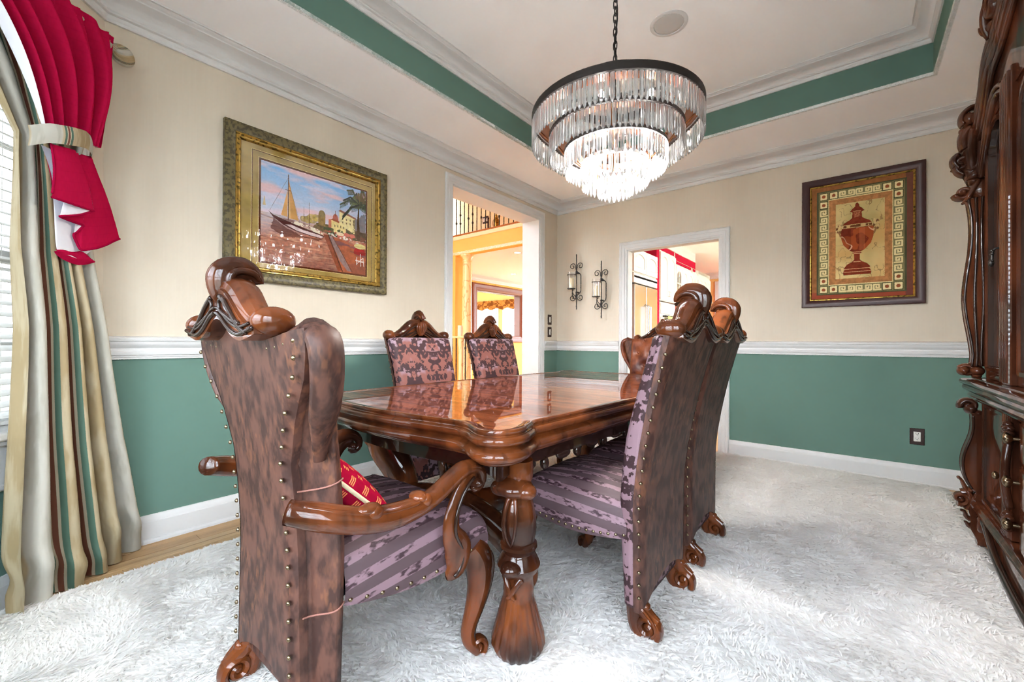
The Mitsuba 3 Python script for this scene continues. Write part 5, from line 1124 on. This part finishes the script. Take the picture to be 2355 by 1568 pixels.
# lower doors, posts, drawers
def door(y0, y1, z0, z1, knob_y, lab=None):
    k = put(K + 'door', fx([(y0, z0), (y1, z0), (y1, z1), (y0, z1)], CX + .012, CX + .032), WC)
    for o, h in ((0, .012), (.012, .008)):
        fr = sg.box(min(y0, y1) + o, z0 + o, max(y0, y1) - o, z1 - o); put(k + '__frame', fx(fr.difference(fr.buffer(-.012)), CX + .012 - h, CX + .014), WG if o else WC)
    if knob_y is not None:
        m = lathe([(0, 0), (.006, 0), (.006, .018), (.012, .022), (.016, .03), (.014, .036), (.008, .04), (0, .04)], 20, mod=lambda th, z: 1 + .12 * np.cos(th * 8) * (z > .02)); m.apply_transform(trimesh.transformations.rotation_matrix(-math.pi / 2, (0, 1, 0))); m.apply_translation((CX + .012, knob_y, .485))
        put(k + '__knob', m, 'brass_aged', smooth=40)
    return k
for f in (lambda y: y, mirc):
    door(f(-1.29), f(-1.7), .27, .765, f(-1.655))
    post = [cbox(CX - .004, CX + .03, min(f(-1.71), f(-1.815)), max(f(-1.71), f(-1.815)), .262, .775, .003)] + [tube([(CX - .003, f(y), .27), (CX - .003, f(y), .77)], .009, 10) for y in (-1.725, -1.75, -1.775, -1.8)]
    put(K + 'fluted_post', cat(post), WC, smooth=30)
    cl = []
    for z in (.715, .695, .36, .34): cl += [ell((CX - .02, f(-1.855) + dy, z + dz), (.016, .014, .014), 2) for dy, dz in ((0, .02), (-.018, .006), (.018, .006), (-.01, -.014), (.01, -.014), (0, 0))]
    cl.append(tube(spline([(CX - .012, f(-1.84), .68), (CX - .024, f(-1.85), .6), (CX - .026, f(-1.85), .5), (CX - .012, f(-1.84), .4)], 20), .014, 10))
    put(K + 'carved_drop', cat(cl), WC, smooth=True)
for i, (z0, z1) in enumerate(((.28, .43), (.44, .6), (.61, .765))):
    n_ = 24; ys = np.linspace(-1.885, mirc(-1.885), n_); bow = .03 * (1 - ((ys - CYM) / abs(-1.885 - CYM)) ** 2)
    poly = [(CX + .012 - b, y) for b, y in zip(bow, ys)] + [(CX + .04, ys[-1]), (CX + .04, ys[0])]
    k = put(K + 'drawer', cat([prism(sg.Polygon(poly), z0, z1, e1=(1, 0, 0), e2=(0, 1, 0), e3=(0, 0, 1)), prism(sg.Polygon(poly).buffer(.005), z0 + .014, z1 - .014, e1=(1, 0, 0), e2=(0, 1, 0), e3=(0, 0, 1))]), WC, smooth=30)
    for y in (-1.915, mirc(-1.915)):
        m = lathe([(0, 0), (.007, 0), (.007, .02), (.016, .026), (.021, .036), (.017, .044), (.008, .048), (0, .048)], 24, mod=lambda th, z: 1 + .16 * np.cos(th * 9) * (z > .02)); m.apply_transform(trimesh.transformations.rotation_matrix(-math.pi / 2, (0, 1, 0))); m.apply_translation((CX + .002, y, (z0 + z1) / 2))
        put(k + '__knob', m, 'brass_aged', smooth=40)
# upper part: frames, glass, shelf, back
UP0, UP1 = .882, 2.19
put(K + 'back_panel', box(CB - .012, CB, CY1 + .03, CY0 - .03, UP0, UP1), WC); put(K + 'upper_floor', box(CX + .03, CB, CY1 + .03, CY0 - .03, UP0, UP0 + .02), WC); put(K + 'upper_roof', box(CX + .03, CB, CY1 + .03, CY0 - .03, UP1 - .03, UP1), WC)
for z in (1.3, 1.72): put(K + 'shelf', cbox(CX + .08, CB - .012, CY1 + .04, CY0 - .04, z, z + .016, .003), WC)
for y in (CY0 - .034, CY1 + .034):
    put(K + 'side_glass', box(CX + .07, CB - .05, y - .002, y + .002, UP0 + .05, UP1 - .05), 'glass_pane')
    put(K + 'side_frame', cat([cbox(CB - .06, CB - .01, y - .012, y + .012, UP0, UP1, .003), cbox(CX + .05, CX + .075, y - .012, y + .012, UP0, UP1, .003), cbox(CX + .05, CB - .01, y - .012, y + .012, UP0, UP0 + .055, .003), cbox(CX + .05, CB - .01, y - .012, y + .012, UP1 - .06, UP1, .003)]), WC)
def gdoor(y0, y1, arched):
    a, b = min(y0, y1), max(y0, y1); fr = sg.box(a, UP0 + .002, b, UP1 - .02); hole = sg.box(a + .05, UP0 + .06, b - .05, UP1 - .22).union(shapely.affinity.scale(sg.Point((a + b) / 2, UP1 - .22).buffer(1, 32), (b - a) / 2 - .05, .12)) if arched else sg.box(a + .05, UP0 + .06, b - .05, UP1 - .1)
    k = put(K + 'glass_door', fx(fr.difference(hole), CX + .018, CX + .04), WC)
    put(k + '__moulding', fx(hole.buffer(.016).difference(hole), CX + .006, CX + .03), WC); put(k + '__moulding', fx(hole.buffer(.003).difference(hole.buffer(-.007)), CX + .014, CX + .034), WG)
    put(k + '__pane', fx(hole.buffer(.004), CX + .028, CX + .031), 'glass_pane')
    return k
import shapely.affinity
k1 = gdoor(-1.27, -1.66, True); gdoor(-1.80, mirc(-1.80), True); gdoor(mirc(-1.66), mirc(-1.27), True)
pull = [box(CX + .012, CX + .0165, -1.622, -1.602, 1.32, 1.62)] + [ell((CX + .012, -1.612 + .012 * ((-1) ** i), z), (.006, .012, .01), 1) for i, z in enumerate(np.linspace(1.33, 1.61, 16))] + [tube(spline([(CX + .01, -1.612, 1.47), (CX - .015, -1.612, 1.47), (CX - .02, -1.612, 1.455), (CX - .022, -1.612, 1.42)], 12), .005, 8), ell((CX - .024, -1.612, 1.41), (.01, .012, .016), 2)] + [ell((CX - .022, -1.612 + a, 1.44 + b), (.006, .008, .006), 1) for a, b in ((-.012, .01), (.012, .012), (0, .025), (-.01, -.02), (.012, -.01))]
put(k1 + '__pull', cat(pull), 'iron_paint', smooth=True, label='black filigree pull')
for f in (lambda y: y, mirc):
    st = [cbox(CX - .002, CX + .04, min(f(-1.665), f(-1.795)), max(f(-1.665), f(-1.795)), UP0, UP1, .004)] + [tube([(CX - .002, f(y), UP0 + .01), (CX - .002, f(y), UP1 - .02)], .01, 10) for y in (-1.68, -1.705, -1.73, -1.755, -1.78)]
    put(K + 'upper_post', cat(st), WC, smooth=30)
put(K + 'inner_light_rail', box(CX + .05, CX + .07, CY1 + .1, CY0 - .1, UP1 - .06, UP1 - .03), WC)
# pediment
pe = [(CY0 - .03, 2.17), (CY0 - .035, 2.25), (-1.3, 2.24), (-1.35, 2.27), (-1.39, 2.33), (-1.43, 2.4), (-1.5, 2.44), (-1.6, 2.46), (-1.66, 2.47), (-1.72, 2.5), (-1.8, 2.545), (-1.9, 2.57), (-2.0, 2.585), (CYM, 2.6)]
put(K + 'pediment', fx(pe + [(mirc(y), z) for y, z in pe[::-1][1:]] + [(mirc(CY0 - .03), 2.1), (CY0 - .03, 2.1)], CX + .01, CX + .06, .014), WC)
put(K + 'pediment_back', box(CX + .06, CB, CY1 + .05, CY0 - .05, 2.185, 2.3), WC)
for f in (lambda y: y, mirc):
    base = spline([(f(-1.22), 2.2), (f(-1.3), 2.23), (f(-1.37), 2.29), (f(-1.42), 2.37), (f(-1.5), 2.425), (f(-1.62), 2.45), (f(-1.72), 2.49), (f(-1.84), 2.54), (f(CYM), 2.585)], 60)
    put(K + 'pediment__moulding', cat([tube(A([(CX - dx, p[0], p[1] - dz) for p in base]), r, 10) for dx, dz, r in ((.004, .0, .026), (.012, .04, .016), (.004, .075, .02), (.0, .11, .012))]), WC, smooth=True)
    low = spline([(f(-1.24), 1.93), (f(-1.3), 2.0), (f(-1.4), 2.12), (f(-1.52), 2.2), (f(-1.64), 2.18), (f(-1.72), 2.12)], 30)
    put(K + 'pediment__moulding', cat([tube(A([(CX - .0 + dx, p[0], p[1] - dz) for p in low]), .013, 9) for dx, dz in ((0, 0), (.004, .028))]), WC, smooth=True)
    s_ = 1 if f(0) == 0 else -1
    cr = cat([scroll((CX - .02, f(-1.66), 2.53), .055, .02, (0, s_, 0), (0, 0, 1), 1.3, 2.0, -1, w=1.8), ell((CX - .01, f(-1.59), 2.47), (.03, .05, .025), 2), ell((CX - .03, f(-1.6), 2.52), (.02, .03, .02), 2), tube(spline([(CX - .01, f(-1.56), 2.44), (CX - .03, f(-1.575), 2.49), (CX - .03, f(-1.61), 2.56), (CX - .01, f(-1.66), 2.6)], 16), .018, 9, flat=(1, 1.6)),
              tube(spline([(CX - .01, f(-1.54), 2.46), (CX - .04, f(-1.545), 2.475), (CX - .05, f(-1.55), 2.5)], 10), np.linspace(.016, .006, 10), 8)])
    put(K + 'pediment__scroll', cr, WC, smooth=True)
put(K + 'pediment__shell', cat([ell((CX - .012, CYM + math.cos(a) * .06, 2.52 + math.sin(a) * .07), (.02, .03, .05), 2) for a in np.linspace(.2, 2.94, 7)]), WC, smooth=True)
# ---------------------------------------------------------------- hall beyond the cased opening
def st(key, mesh, m, label): put(key, mesh, m); struct(key, label)
st('wall_hall_left', box(-4.62, -4.5, 2.0, 3.17, 0, 2.71), 'paint_yellow', 'warm yellow wall beside the framed opening')
st('wall_hall_right', cat([box(-4.62, -4.5, 5.08, 7.1, 0, 2.71), box(-4.62, -4.5, 3.17, 5.08, 0, 1.2), box(-4.62, -4.5, 3.17, 5.08, 2.36, 2.71)]), 'paint_yellow', 'warm yellow wall round the framed opening')
st('wall_hall_side', box(-4.62, -4.5, -3.5, 2.0, 0, 5.2), 'paint_yellow', 'yellow wall of the hall')
st('ceiling_hall', box(-4.6, -.24, 1.2, 7.1, 2.71, 2.76), 'paint_ceiling', 'grey white ceiling under the gallery')
st('trim_4', mould([(-4.5, 1.35, 2.71), (-4.5, 7.0, 2.71)], CROWN, side=-1), 'paint_trim', 'white crown moulding under the gallery')
st('wall_gallery_front', box(-4.6, -.24, 1.2, 1.34, 2.70, 2.985), 'paint_yellow', 'yellow edge of the gallery')
st('trim_5', cat([cbox(-4.6, -.24, 1.175, 1.2, 2.985, 3.055, .005), box(-4.6, -.24, 1.2, 1.34, 2.985, 3.055)]), 'paint_cream', 'cream moulding along the gallery edge')
st('wall_gallery', box(-4.6, -.24, 2.35, 2.45, 2.76, 5.2), 'paint_cream', 'cream wall behind the gallery railing')
st('ceiling_upper', box(-5, -.24, -3.5, 2.5, 5.2, 5.3), 'paint_ceiling', 'ceiling over the hall')
st('wall_over_opening', box(-.24, -.1, YB, 2.45, ZC + .03, 5.2), 'paint_yellow', 'hall side of the dining room wall')
st('wall_hall_added', cat([box(-4.62, -3.3, -3.6, -3.5, 0, 5.2), box(-1.5, -.24, -3.6, -3.5, 0, 5.2), box(-3.3, -1.5, -3.6, -3.5, 4.2, 5.2)]), 'paint_yellow', 'added wall out of view that cuts the sky light entering the hall')  # added wall with a gap, holds back sky light in the hall
st('wall_gallery_post', cbox(-2.07, -1.95, 1.9, 2.3, 3.0, 5.2, .004), 'paint_yellow', 'orange yellow pier on the gallery')
g = 'gallery_railing'; tag(g, 'black iron gallery railing with a wooden foot rail seen through the cased opening', 'railing')
put(g + '__foot_rail', cbox(-4.5, -.26, 1.19, 1.30, 3.056, 3.092, .006), 'wood_rail'); put(g + '__handrail', cbox(-4.5, -.26, 1.21, 1.28, 4.02, 4.08, .015), 'wood_rail')
bal = shape(cbox(-.006, .006, -.006, .006, 0, .93, .001), 'iron_paint'); knot = shape(cat([ell((0, 0, 0), (.02, .02, .026), 1)]), 'iron_paint', smooth=True)
for i in range(26):
    x = -3.112 + (i - 8) * .1087
    if x < -4.45 or x > -.3: continue
    k = put(g + '__baluster', bal, None, tw=M4(t=(x, 1.245, 3.092)))
    for zz in ([3.27, 3.43] if i % 3 == 0 else [3.33] if i % 3 == 2 else []): put(k + '__knot', knot, None, tw=M4(t=(x, 1.245, zz + .04 * (i % 2))))
tag('gallery_vase', 'slender dark vase on the gallery behind the railing', 'vase'); put('gallery_vase', lathe([(0, 0), (.05, 0), (.06, .05), (.045, .1), (.016, .14), (.014, .3), (.022, .33), (.02, .335), (0, .33)], 24, (-2.52, 1.5, 3.06)), 'vase_dark', smooth=40)
tag('gallery_urn', 'gilded urn on the gallery behind the railing', 'vase'); put('gallery_urn__body', lathe([(0, 0), (.035, 0), (.04, .02), (.02, .05), (.03, .09), (.055, .18), (.05, .26), (.025, .3), (.03, .33), (.012, .36), (.016, .38), (0, .4)], 24, (-2.32, 1.5, 3.06)), 'gold_leaf', smooth=40)
put('gallery_urn__handle', cat([tube(spline([(-2.32 + s * .05, 1.5, 3.2), (-2.32 + s * .085, 1.5, 3.26), (-2.32 + s * .06, 1.5, 3.34), (-2.32 + s * .03, 1.5, 3.36)], 14), .006, 8) for s in (-1, 1)]), 'gold_leaf', smooth=True)
tag('gallery_switch', 'dark three gang switch plate on the cream gallery wall', 'light switch'); put('gallery_switch__cover_plate', cbox(-3.45, -3.28, 2.335, 2.349, 3.62, 3.77, .003), 'plate_brown')
for i in range(3): put('gallery_switch__rocker', cbox(-3.43 + i * .048, -3.395 + i * .048, 2.33, 2.337, 3.655, 3.735, .002), 'plate_white')
for i in range(3):
    k = num('gallery_poster'); tag(k, ('pink print on the gallery wall nearest the orange pier', 'pink print in the middle of the gallery wall row', 'pink print on the gallery wall nearest the jamb')[i], 'picture', 'pink prints on the gallery wall'); put(k, cbox(-2.42 + i * .2, -2.27 + i * .2, 2.325, 2.349, 3.25, 3.75, .003), 'print_pink')
c = 'hall_column'; tag(c, 'cream marbled round column under the gallery edge', 'column')
put(c + '__shaft', lathe([(.094, .2), (.098, .24), (.096, 1.2), (.084, 2.56)], 40, (-2.862, 1.29, 0)), 'marble_cream', smooth=40)
put(c + '__capital', lathe([(.084, 2.56), (.094, 2.565), (.094, 2.585), (.086, 2.59), (.088, 2.63), (.108, 2.655), (.112, 2.665), (.125, 2.668), (.125, 2.70)], 40, (-2.862, 1.29, 0)), 'marble_cream', smooth=40)
put(c + '__base', lathe([(.13, 0), (.13, .08), (.12, .1), (.11, .15), (.1, .2), (.094, .2)], 40, (-2.862, 1.29, 0)), 'marble_cream', smooth=40)
st('wall_pilaster', cbox(-3.32, -3.09, 1.2, 1.4, 0, 2.70, .006), 'paint_yellow', 'yellow pilaster under the gallery')
st('floor_gallery', box(-4.6, -.24, 1.2, 2.45, 2.99, 3.055), 'wood_rail', 'gallery floor')
b = 'stair_balustrade'; tag(b, 'cream half-height balustrade with iron balusters in the hall', 'balustrade')
put(b + '__coping', cbox(-3.6, -2.17, .52, .68, 1.115, 1.15, .008), 'marble_cream'); put(b + '__plinth', cbox(-3.6, -2.15, .5, .7, 0, .22, .008), 'marble_cream')
for x in (-2.3, -2.9, -3.45): put(b + '__post', lathe([(.055, .22), (.06, .26), (.045, .32), (.05, .4), (.042, .5), (.046, .98), (.056, 1.0), (.05, 1.03), (.06, 1.115)], 28, (x, .6, 0)), 'marble_cream', smooth=40)
for i, x in enumerate((-2.2, -2.42, -2.52, -2.62, -2.72, -3.05, -3.2, -3.3)):
    k = put(b + '__baluster', cbox(x - .007, x + .007, .593, .607, .22, 1.115, .001), 'iron_paint')
    if i % 2 == 0: put(k + '__knot', cat([ell((x, .6, z), (.018, .018, .026), 1) for z in (.35, .95)]), 'iron_paint', smooth=True)
put('pillar_candle', lathe([(0, 0), (.042, 0), (.042, .17), (.038, .178), (0, .172)], 28, (-2.325, .6, 1.15)), 'candle_wax', smooth=40); tag('pillar_candle', 'thick pale candle standing on the cream balustrade in the hall', 'candle')
for i, (x, y) in enumerate(((-3.534, 1.751), (-2.002, 1.74), (-2.2, 3.6), (-3.6, 3.6))):  # the last two are placed to light the hall
    k = num('recessed_light')
    lab = ('recessed ceiling light behind the marbled column', 'recessed ceiling light near the right jamb of the cased opening', 'recessed ceiling light deeper in the hall, placed to light it', 'recessed ceiling light deep in the hall by the framed opening, placed to light it')[i]
    tag(k, lab, 'ceiling light'); put(k + '__trim_ring', lathe([(.055, -.004), (.075, -.006), (.085, -.001), (.085, .004)], 32, (x, y, 2.71)), 'paint_trim', smooth=40)
    q = put(k + '__lamp', lathe([(0, -.0035), (.055, -.0035), (.055, .004)], 32, (x, y, 2.71)), 'plate_white'); m_ = scene[q]; m_['emitter'] = {'type': 'area', 'radiance': rgb(*(A([1, .86, .66]) * DOWN))}
    if True:
        d_ = trimesh.Trimesh(lathe([(0, -.0035), (.055, -.0035)], 32, (x, y, 2.71)).vertices, lathe([(0, -.0035), (.055, -.0035)], 32, (x, y, 2.71)).faces)
        if d_.face_normals[:, 2].mean() > 0: d_.invert()
        scene[q] = {**ply(d_, 'plate_white'), 'emitter': m_['emitter']}
# framed opening in the hall wall and the sunroom behind it
o = 'mantel_frame'; tag(o, 'wide brown wooden frame round the opening in the yellow hall wall', 'frame')
fr_ = lambda a, b, c_, d_: [(-4.5, a, c_), (-4.5, b, c_), (-4.5, b, d_), (-4.5, a, d_)]
m = mould(fr_(3.08, 5.19, 1.04, 2.53), [(0, 0), (0, .03), (.01, .05), (.04, .06), (.1, .045), (.13, .05), (.17, .03), (.185, .0)], closed=True, up=(1, 0, 0), side=1)
if m.vertices[:, 1].min() < 3.05: m = mould(fr_(3.08, 5.19, 1.04, 2.53), [(0, 0), (0, .03), (.01, .05), (.04, .06), (.1, .045), (.13, .05), (.17, .03), (.185, .0)], closed=True, up=(1, 0, 0), side=-1)
put(o + '__moulding', m, 'wood_mantel', smooth=30); put(o + '__lining', cat([box(-4.7, -4.49, 3.17, 3.26, 1.1, 2.4), box(-4.7, -4.49, 5.01, 5.09, 1.1, 2.4), box(-4.7, -4.49, 3.17, 5.09, 1.14, 1.22), box(-4.7, -4.49, 3.17, 5.09, 2.345, 2.4)]), 'wood_mantel')
st('wall_sunroom', cat([box(-10, -4.62, 7.0, 7.12, 0, .9), box(-10, -4.62, 7.0, 7.12, 2.45, 3.2), box(-10, -8.0, 7.0, 7.12, .9, 2.45), box(-7.05, -6.75, 7.0, 7.12, .9, 2.45), box(-5.9, -4.62, 7.0, 7.12, .9, 2.45)]), 'paint_tan', 'tan wall with windows in the room behind')
st('ceiling_sunroom', box(-10, -4.6, 1.5, 7.1, 2.9, 2.95), 'paint_ceiling', 'ceiling of the room behind')
st('wall_sunroom_side', box(-10, -9.9, 1.5, 7.1, 0, 2.9), 'paint_tan', 'tan side wall of the room behind')
tag('window_valance', 'brown patterned valance over the windows of the room behind', 'valance')
vx = np.linspace(-8.3, -5.6, 120); vz = np.linspace(0, 1, 8); X_, Z_ = np.meshgrid(vx, vz, indexing='ij')
put('window_valance', gridmesh(np.stack([X_, 6.9 + .03 * np.cos(X_ * 26), 2.53 - Z_ * (.30 + .03 * np.cos(X_ * 13))], -1)), 'fabric_valance', smooth=True)
for i, (a, b_) in enumerate(((-8.0, -7.05), (-6.75, -5.9))):
    key = f'window_{4 + i}'; xm = (a + b_) / 2
    put(key + '__frame', cat([cbox(a - .06, a + .05, 6.97, 7.05, .85, 2.5, .004), cbox(b_ - .05, b_ + .06, 6.97, 7.05, .85, 2.5, .004), cbox(a, b_, 6.97, 7.05, .85, .95, .004), cbox(a, b_, 6.97, 7.05, 2.4, 2.5, .004), cbox(a, b_, 6.99, 7.04, 1.6, 1.65, .004)]), 'paint_trim')
    put(key + '__muntin', cat([box(a + t * (b_ - a) - .01, a + t * (b_ - a) + .01, 7.0, 7.03, .9, 2.4) for t in (.33, .66)] + [box(a, b_, 7.0, 7.03, z - .01, z + .01) for z in (1.15, 1.38)]), 'steel')
    struct(key, 'window in the room behind')
    bl = num('roller_blind'); tag(bl, ('white blind half lowered over the left window of the room behind', 'white blind half lowered over the right window of the room behind')[i], 'blind')
    sl = shape(cbox(a + .03, b_ - .03, 6.94, 6.965, 0, .034, .003), 'blind_white')
    for j in range(14): put(bl + '__slat', sl, None, tw=M4(t=(0, 0, 1.78 + j * .04)))

# ---------------------------------------------------------------- kitchen beyond the doorway
KX = .55
st('wall_kitchen_left', box(-.2, -.06, .11, 6.5, 0, 2.72), 'paint_red', 'red kitchen wall')
st('wall_kitchen_return', box(-.05, KX + .001, 1.86, 1.975, 0, 2.72), 'paint_red', 'red wall return beside the refrigerator')
st('wall_kitchen_far', cat([box(-.2, .26, 6.5, 6.6, 0, 2.72), box(.26, 1.1, 6.5, 6.6, 2.42, 2.72), box(1.1, 5, 6.5, 6.6, 0, 2.72)]), 'paint_tan', 'tan wall at the end of the kitchen')
st('door_3', cat([cbox(.26, .36, 6.46, 6.5, 0, 2.42, .004), cbox(1.0, 1.1, 6.46, 6.5, 0, 2.42, .004), cbox(.26, 1.1, 6.46, 6.5, 2.42, 2.52, .004)]), 'paint_trim', 'white door casing at the end of the kitchen')
st('door_4', cbox(.37, 1.0, 6.56, 6.6, 0, 2.42, .004), 'wood_mantel', 'brown door at the end of the kitchen')
st('ceiling_kitchen', box(-.2, 5, .11, 6.6, 2.72, 2.77), 'paint_ceiling', 'kitchen ceiling')
st('wall_soffit', box(-.05, KX - .02, 1.975, 3.92, 2.385, 2.56), 'paint_red', 'red soffit above the kitchen cabinets')
st('trim_6', cat([mould([(KX - .02, 1.9, 2.72), (KX - .02, 3.92, 2.72), (-.06, 3.92, 2.72)], [(a * 1.3, b * 1.25) for a, b in CROWN], side=1), box(-.05, KX - .02, 1.975, 3.92, 2.55, 2.72)]), 'paint_trim', 'white crown moulding on the kitchen soffit')
st('trim_7', mould([(-.06, 6.5, 2.72), (5, 6.5, 2.72)], CROWN, side=-1), 'paint_trim', 'white crown moulding at the end of the kitchen')
st('wall_kitchen_right', cat([box(5, 5.1, .11, 6.6, 0, .9), box(5, 5.1, .11, 6.6, 2.4, 2.72), box(5, 5.1, .11, .8, .9, 2.4), box(5, 5.1, 5.8, 6.6, .9, 2.4)]), 'paint_cream', 'unseen kitchen wall with an added opening that lets daylight in')  # out of view, wide opening added so daylight brightens the kitchen
CWH = 'cabinet_white'
def kdoor(root, y0, y1, z0, z1, knob=None, arch_=True, glass=False):
    poly = sg.box(y0, z0, y1, z1); iy0, iy1, m_ = y0 + .05, y1 - .05, (y0 + y1) / 2; hgt = min(.09, (z1 - z0) * .25)
    inn = sg.Polygon([(iy0, z0 + .06), (iy1, z0 + .06), (iy1, z1 - .06 - hgt)] + [(m_ + (iy1 - m_) * math.cos(a), z1 - .06 - hgt + hgt * math.sin(a)) for a in np.linspace(.15, math.pi - .15, 14)] + [(iy0, z1 - .06 - hgt)])
    kw = dict(o=(KX, 0, 0), e1=(0, 1, 0), e2=(0, 0, 1), e3=(1, 0, 0))
    k = put(root + '__door', prism(poly.difference(inn), 0, .022, **kw), CWH)
    if glass:
        put(k + '__pane', prism(inn, .008, .011, **kw), 'glass_pane'); put(k + '__muntin', cat([prism(sg.box(m_ - .008, z0 + .06, m_ + .008, z1 - .06), .006, .02, **kw), prism(sg.box(iy0, (z0 + z1) / 2 - .008, iy1, (z0 + z1) / 2 + .008), .006, .02, **kw)]), CWH)
    else: put(k + '__panel', raised(inn, .002, .018, .012, **kw), CWH)
    if knob: put(k + '__handle', cat([tube([(KX + .022, knob[0], knob[1] - .04), (KX + .05, knob[0], knob[1] - .03), (KX + .05, knob[0], knob[1] + .03), (KX + .022, knob[0], knob[1] + .04)], .006, 8)]), 'steel', smooth=True)
    return k
def kcab(label, y0, y1, z0, z1, doors, crown=False, glass=(), knobs=True, depth=.6):
    root = num('kitchen_cabinet'); tag(root, label, 'cabinet')
    hollow = bool(glass)
    if hollow: put(root + '__body', cat([box(-.05, KX, y0, y0 + .015, z0, z1), box(-.05, KX, y1 - .015, y1, z0, z1), box(-.05, KX, y0, y1, z0, z0 + .02), box(-.05, KX, y0, y1, z1 - .02, z1), box(-.06, -.04, y0, y1, z0, z1)]), 'dark_inside')
    else: put(root + '__body', box(-.05, KX, y0 + .002, y1 - .002, z0, z1), CWH)
    w = (y1 - y0) / doors
    for i in range(doors):
        kd = (y0 + (i + (.93 if i % 2 == 0 else .07)) * w, z0 + .12) if knobs else None
        kdoor(root, y0 + i * w + .004, y0 + (i + 1) * w - .004, z0 + .01, z1 - .01, kd, glass=i in glass)
    if crown: put(root + '__cornice', mould([(KX, y0 - .02, z1 + .1), (KX, y1 + .02, z1 + .1)], [(a * .7, b * .75) for a, b in CROWN], side=1), CWH, smooth=30)
    return root
kcab('white kitchen cabinet above the refrigerator with two arched doors', .98, 1.855, 2.0, 2.33, 2, knobs=False)
tall = kcab('tall white kitchen cabinet with arched doors above the oven', 1.98, 2.69, 1.70, 2.45, 2, crown=True)
kcab('white kitchen wall cabinet nearest the tall oven cabinet', 2.7, 3.66, 1.77, 2.32, 3, crown=True, glass=(0,))
kcab('white kitchen wall cabinet with arched glass doors', 3.66, 4.02, 1.77, 2.32, 2, crown=True, glass=(0, 1), knobs=False)
kcab('white kitchen wall cabinet farthest along the row', 4.02, 4.83, 1.77, 2.32, 3, crown=True)
r = 'refrigerator'; tag(r, 'stainless steel refrigerator built into the kitchen cabinets', 'refrigerator')
put(r + '__body', box(-.05, KX - .03, .985, 1.845, .02, 1.995), 'dark_inside')
put(r + '__door', cbox(KX - .03, KX + .03, 1.0, 1.40, .1, 1.84, .008), 'steel'); put(r + '__door', cbox(KX - .03, KX + .03, 1.41, 1.83, .1, 1.84, .008), 'steel')
put(r + '__grille', cbox(KX - .02, KX + .02, .99, 1.845, 1.86, 1.99, .004), CWH); put(r + '__grille__slot', box(KX + .018, KX + .0215, 1.0, 1.835, 1.93, 1.955), 'black_soft')
for y in (1.36, 1.45): put(r + '__handle', tube([(KX + .03, y, .75), (KX + .075, y, .78), (KX + .075, y, 1.55), (KX + .03, y, 1.58)], .012, 10), 'steel', smooth=True)
o = 'wall_oven'; tag(o, 'built-in oven with a towel over its handle in the tall kitchen cabinet', 'oven')
put(o + '__body', box(-.05, KX, 2.0, 2.67, .8, 1.68), CWH); put(o + '__door', cbox(KX, KX + .03, 2.02, 2.65, .9, 1.45, .006), CWH); put(o + '__glass', box(KX + .03, KX + .032, 2.1, 2.57, 1.0, 1.36), 'black_soft'); put(o + '__control_panel', cbox(KX, KX + .02, 2.02, 2.65, 1.5, 1.67, .004), CWH); put(o + '__handle', tube([(KX + .03, 2.06, 1.46), (KX + .07, 2.06, 1.46), (KX + .07, 2.61, 1.46), (KX + .03, 2.61, 1.46)], .012, 8), 'iron_paint', smooth=True)
tag('dish_towel', 'green and yellow towel hanging over the oven handle', 'towel'); put('dish_towel', cbox(KX + .084, KX + .09, 2.12, 2.56, 1.0, 1.46, .002), 'towel_green')
root = num('kitchen_cabinet'); tag(root, 'white kitchen base cabinets with a worktop under the wall cabinets', 'cabinet'); put(root + '__body', box(-.05, KX, 2.7, 4.9, .1, .88), CWH); put(root + '__worktop', cbox(-.05, KX + .03, 2.69, 4.92, .88, .92, .005), 'marble_cream')
for i in range(4): kdoor(root, 2.71 + i * .54, 3.24 + i * .54, .12, .86, (2.75 + i * .54, .6))
for i, (x, y) in enumerate(((1.8, 1.6), (1.8, 3.4), (1.8, 5.2))):  # lamps out of view, placed to light the kitchen
    k = num('recessed_light'); tag(k, ('unseen recessed light just inside the kitchen, lights the kitchen', 'unseen recessed light in the middle of the kitchen, lights the kitchen', 'unseen recessed light at the end of the kitchen, lights the kitchen')[i], 'ceiling light')
    put(k + '__trim_ring', lathe([(.055, -.004), (.075, -.006), (.085, -.001), (.085, .004)], 32, (x, y, 2.72)), 'paint_trim', smooth=40)
    d_ = lathe([(0, -.0035), (.055, -.0035)], 32, (x, y, 2.72))
    if d_.face_normals[:, 2].mean() > 0: d_.invert()
    q = put(k + '__lamp', d_, 'plate_white'); scene[q]['emitter'] = {'type': 'area', 'radiance': rgb(*(A([1, .9, .76]) * DOWN2))}
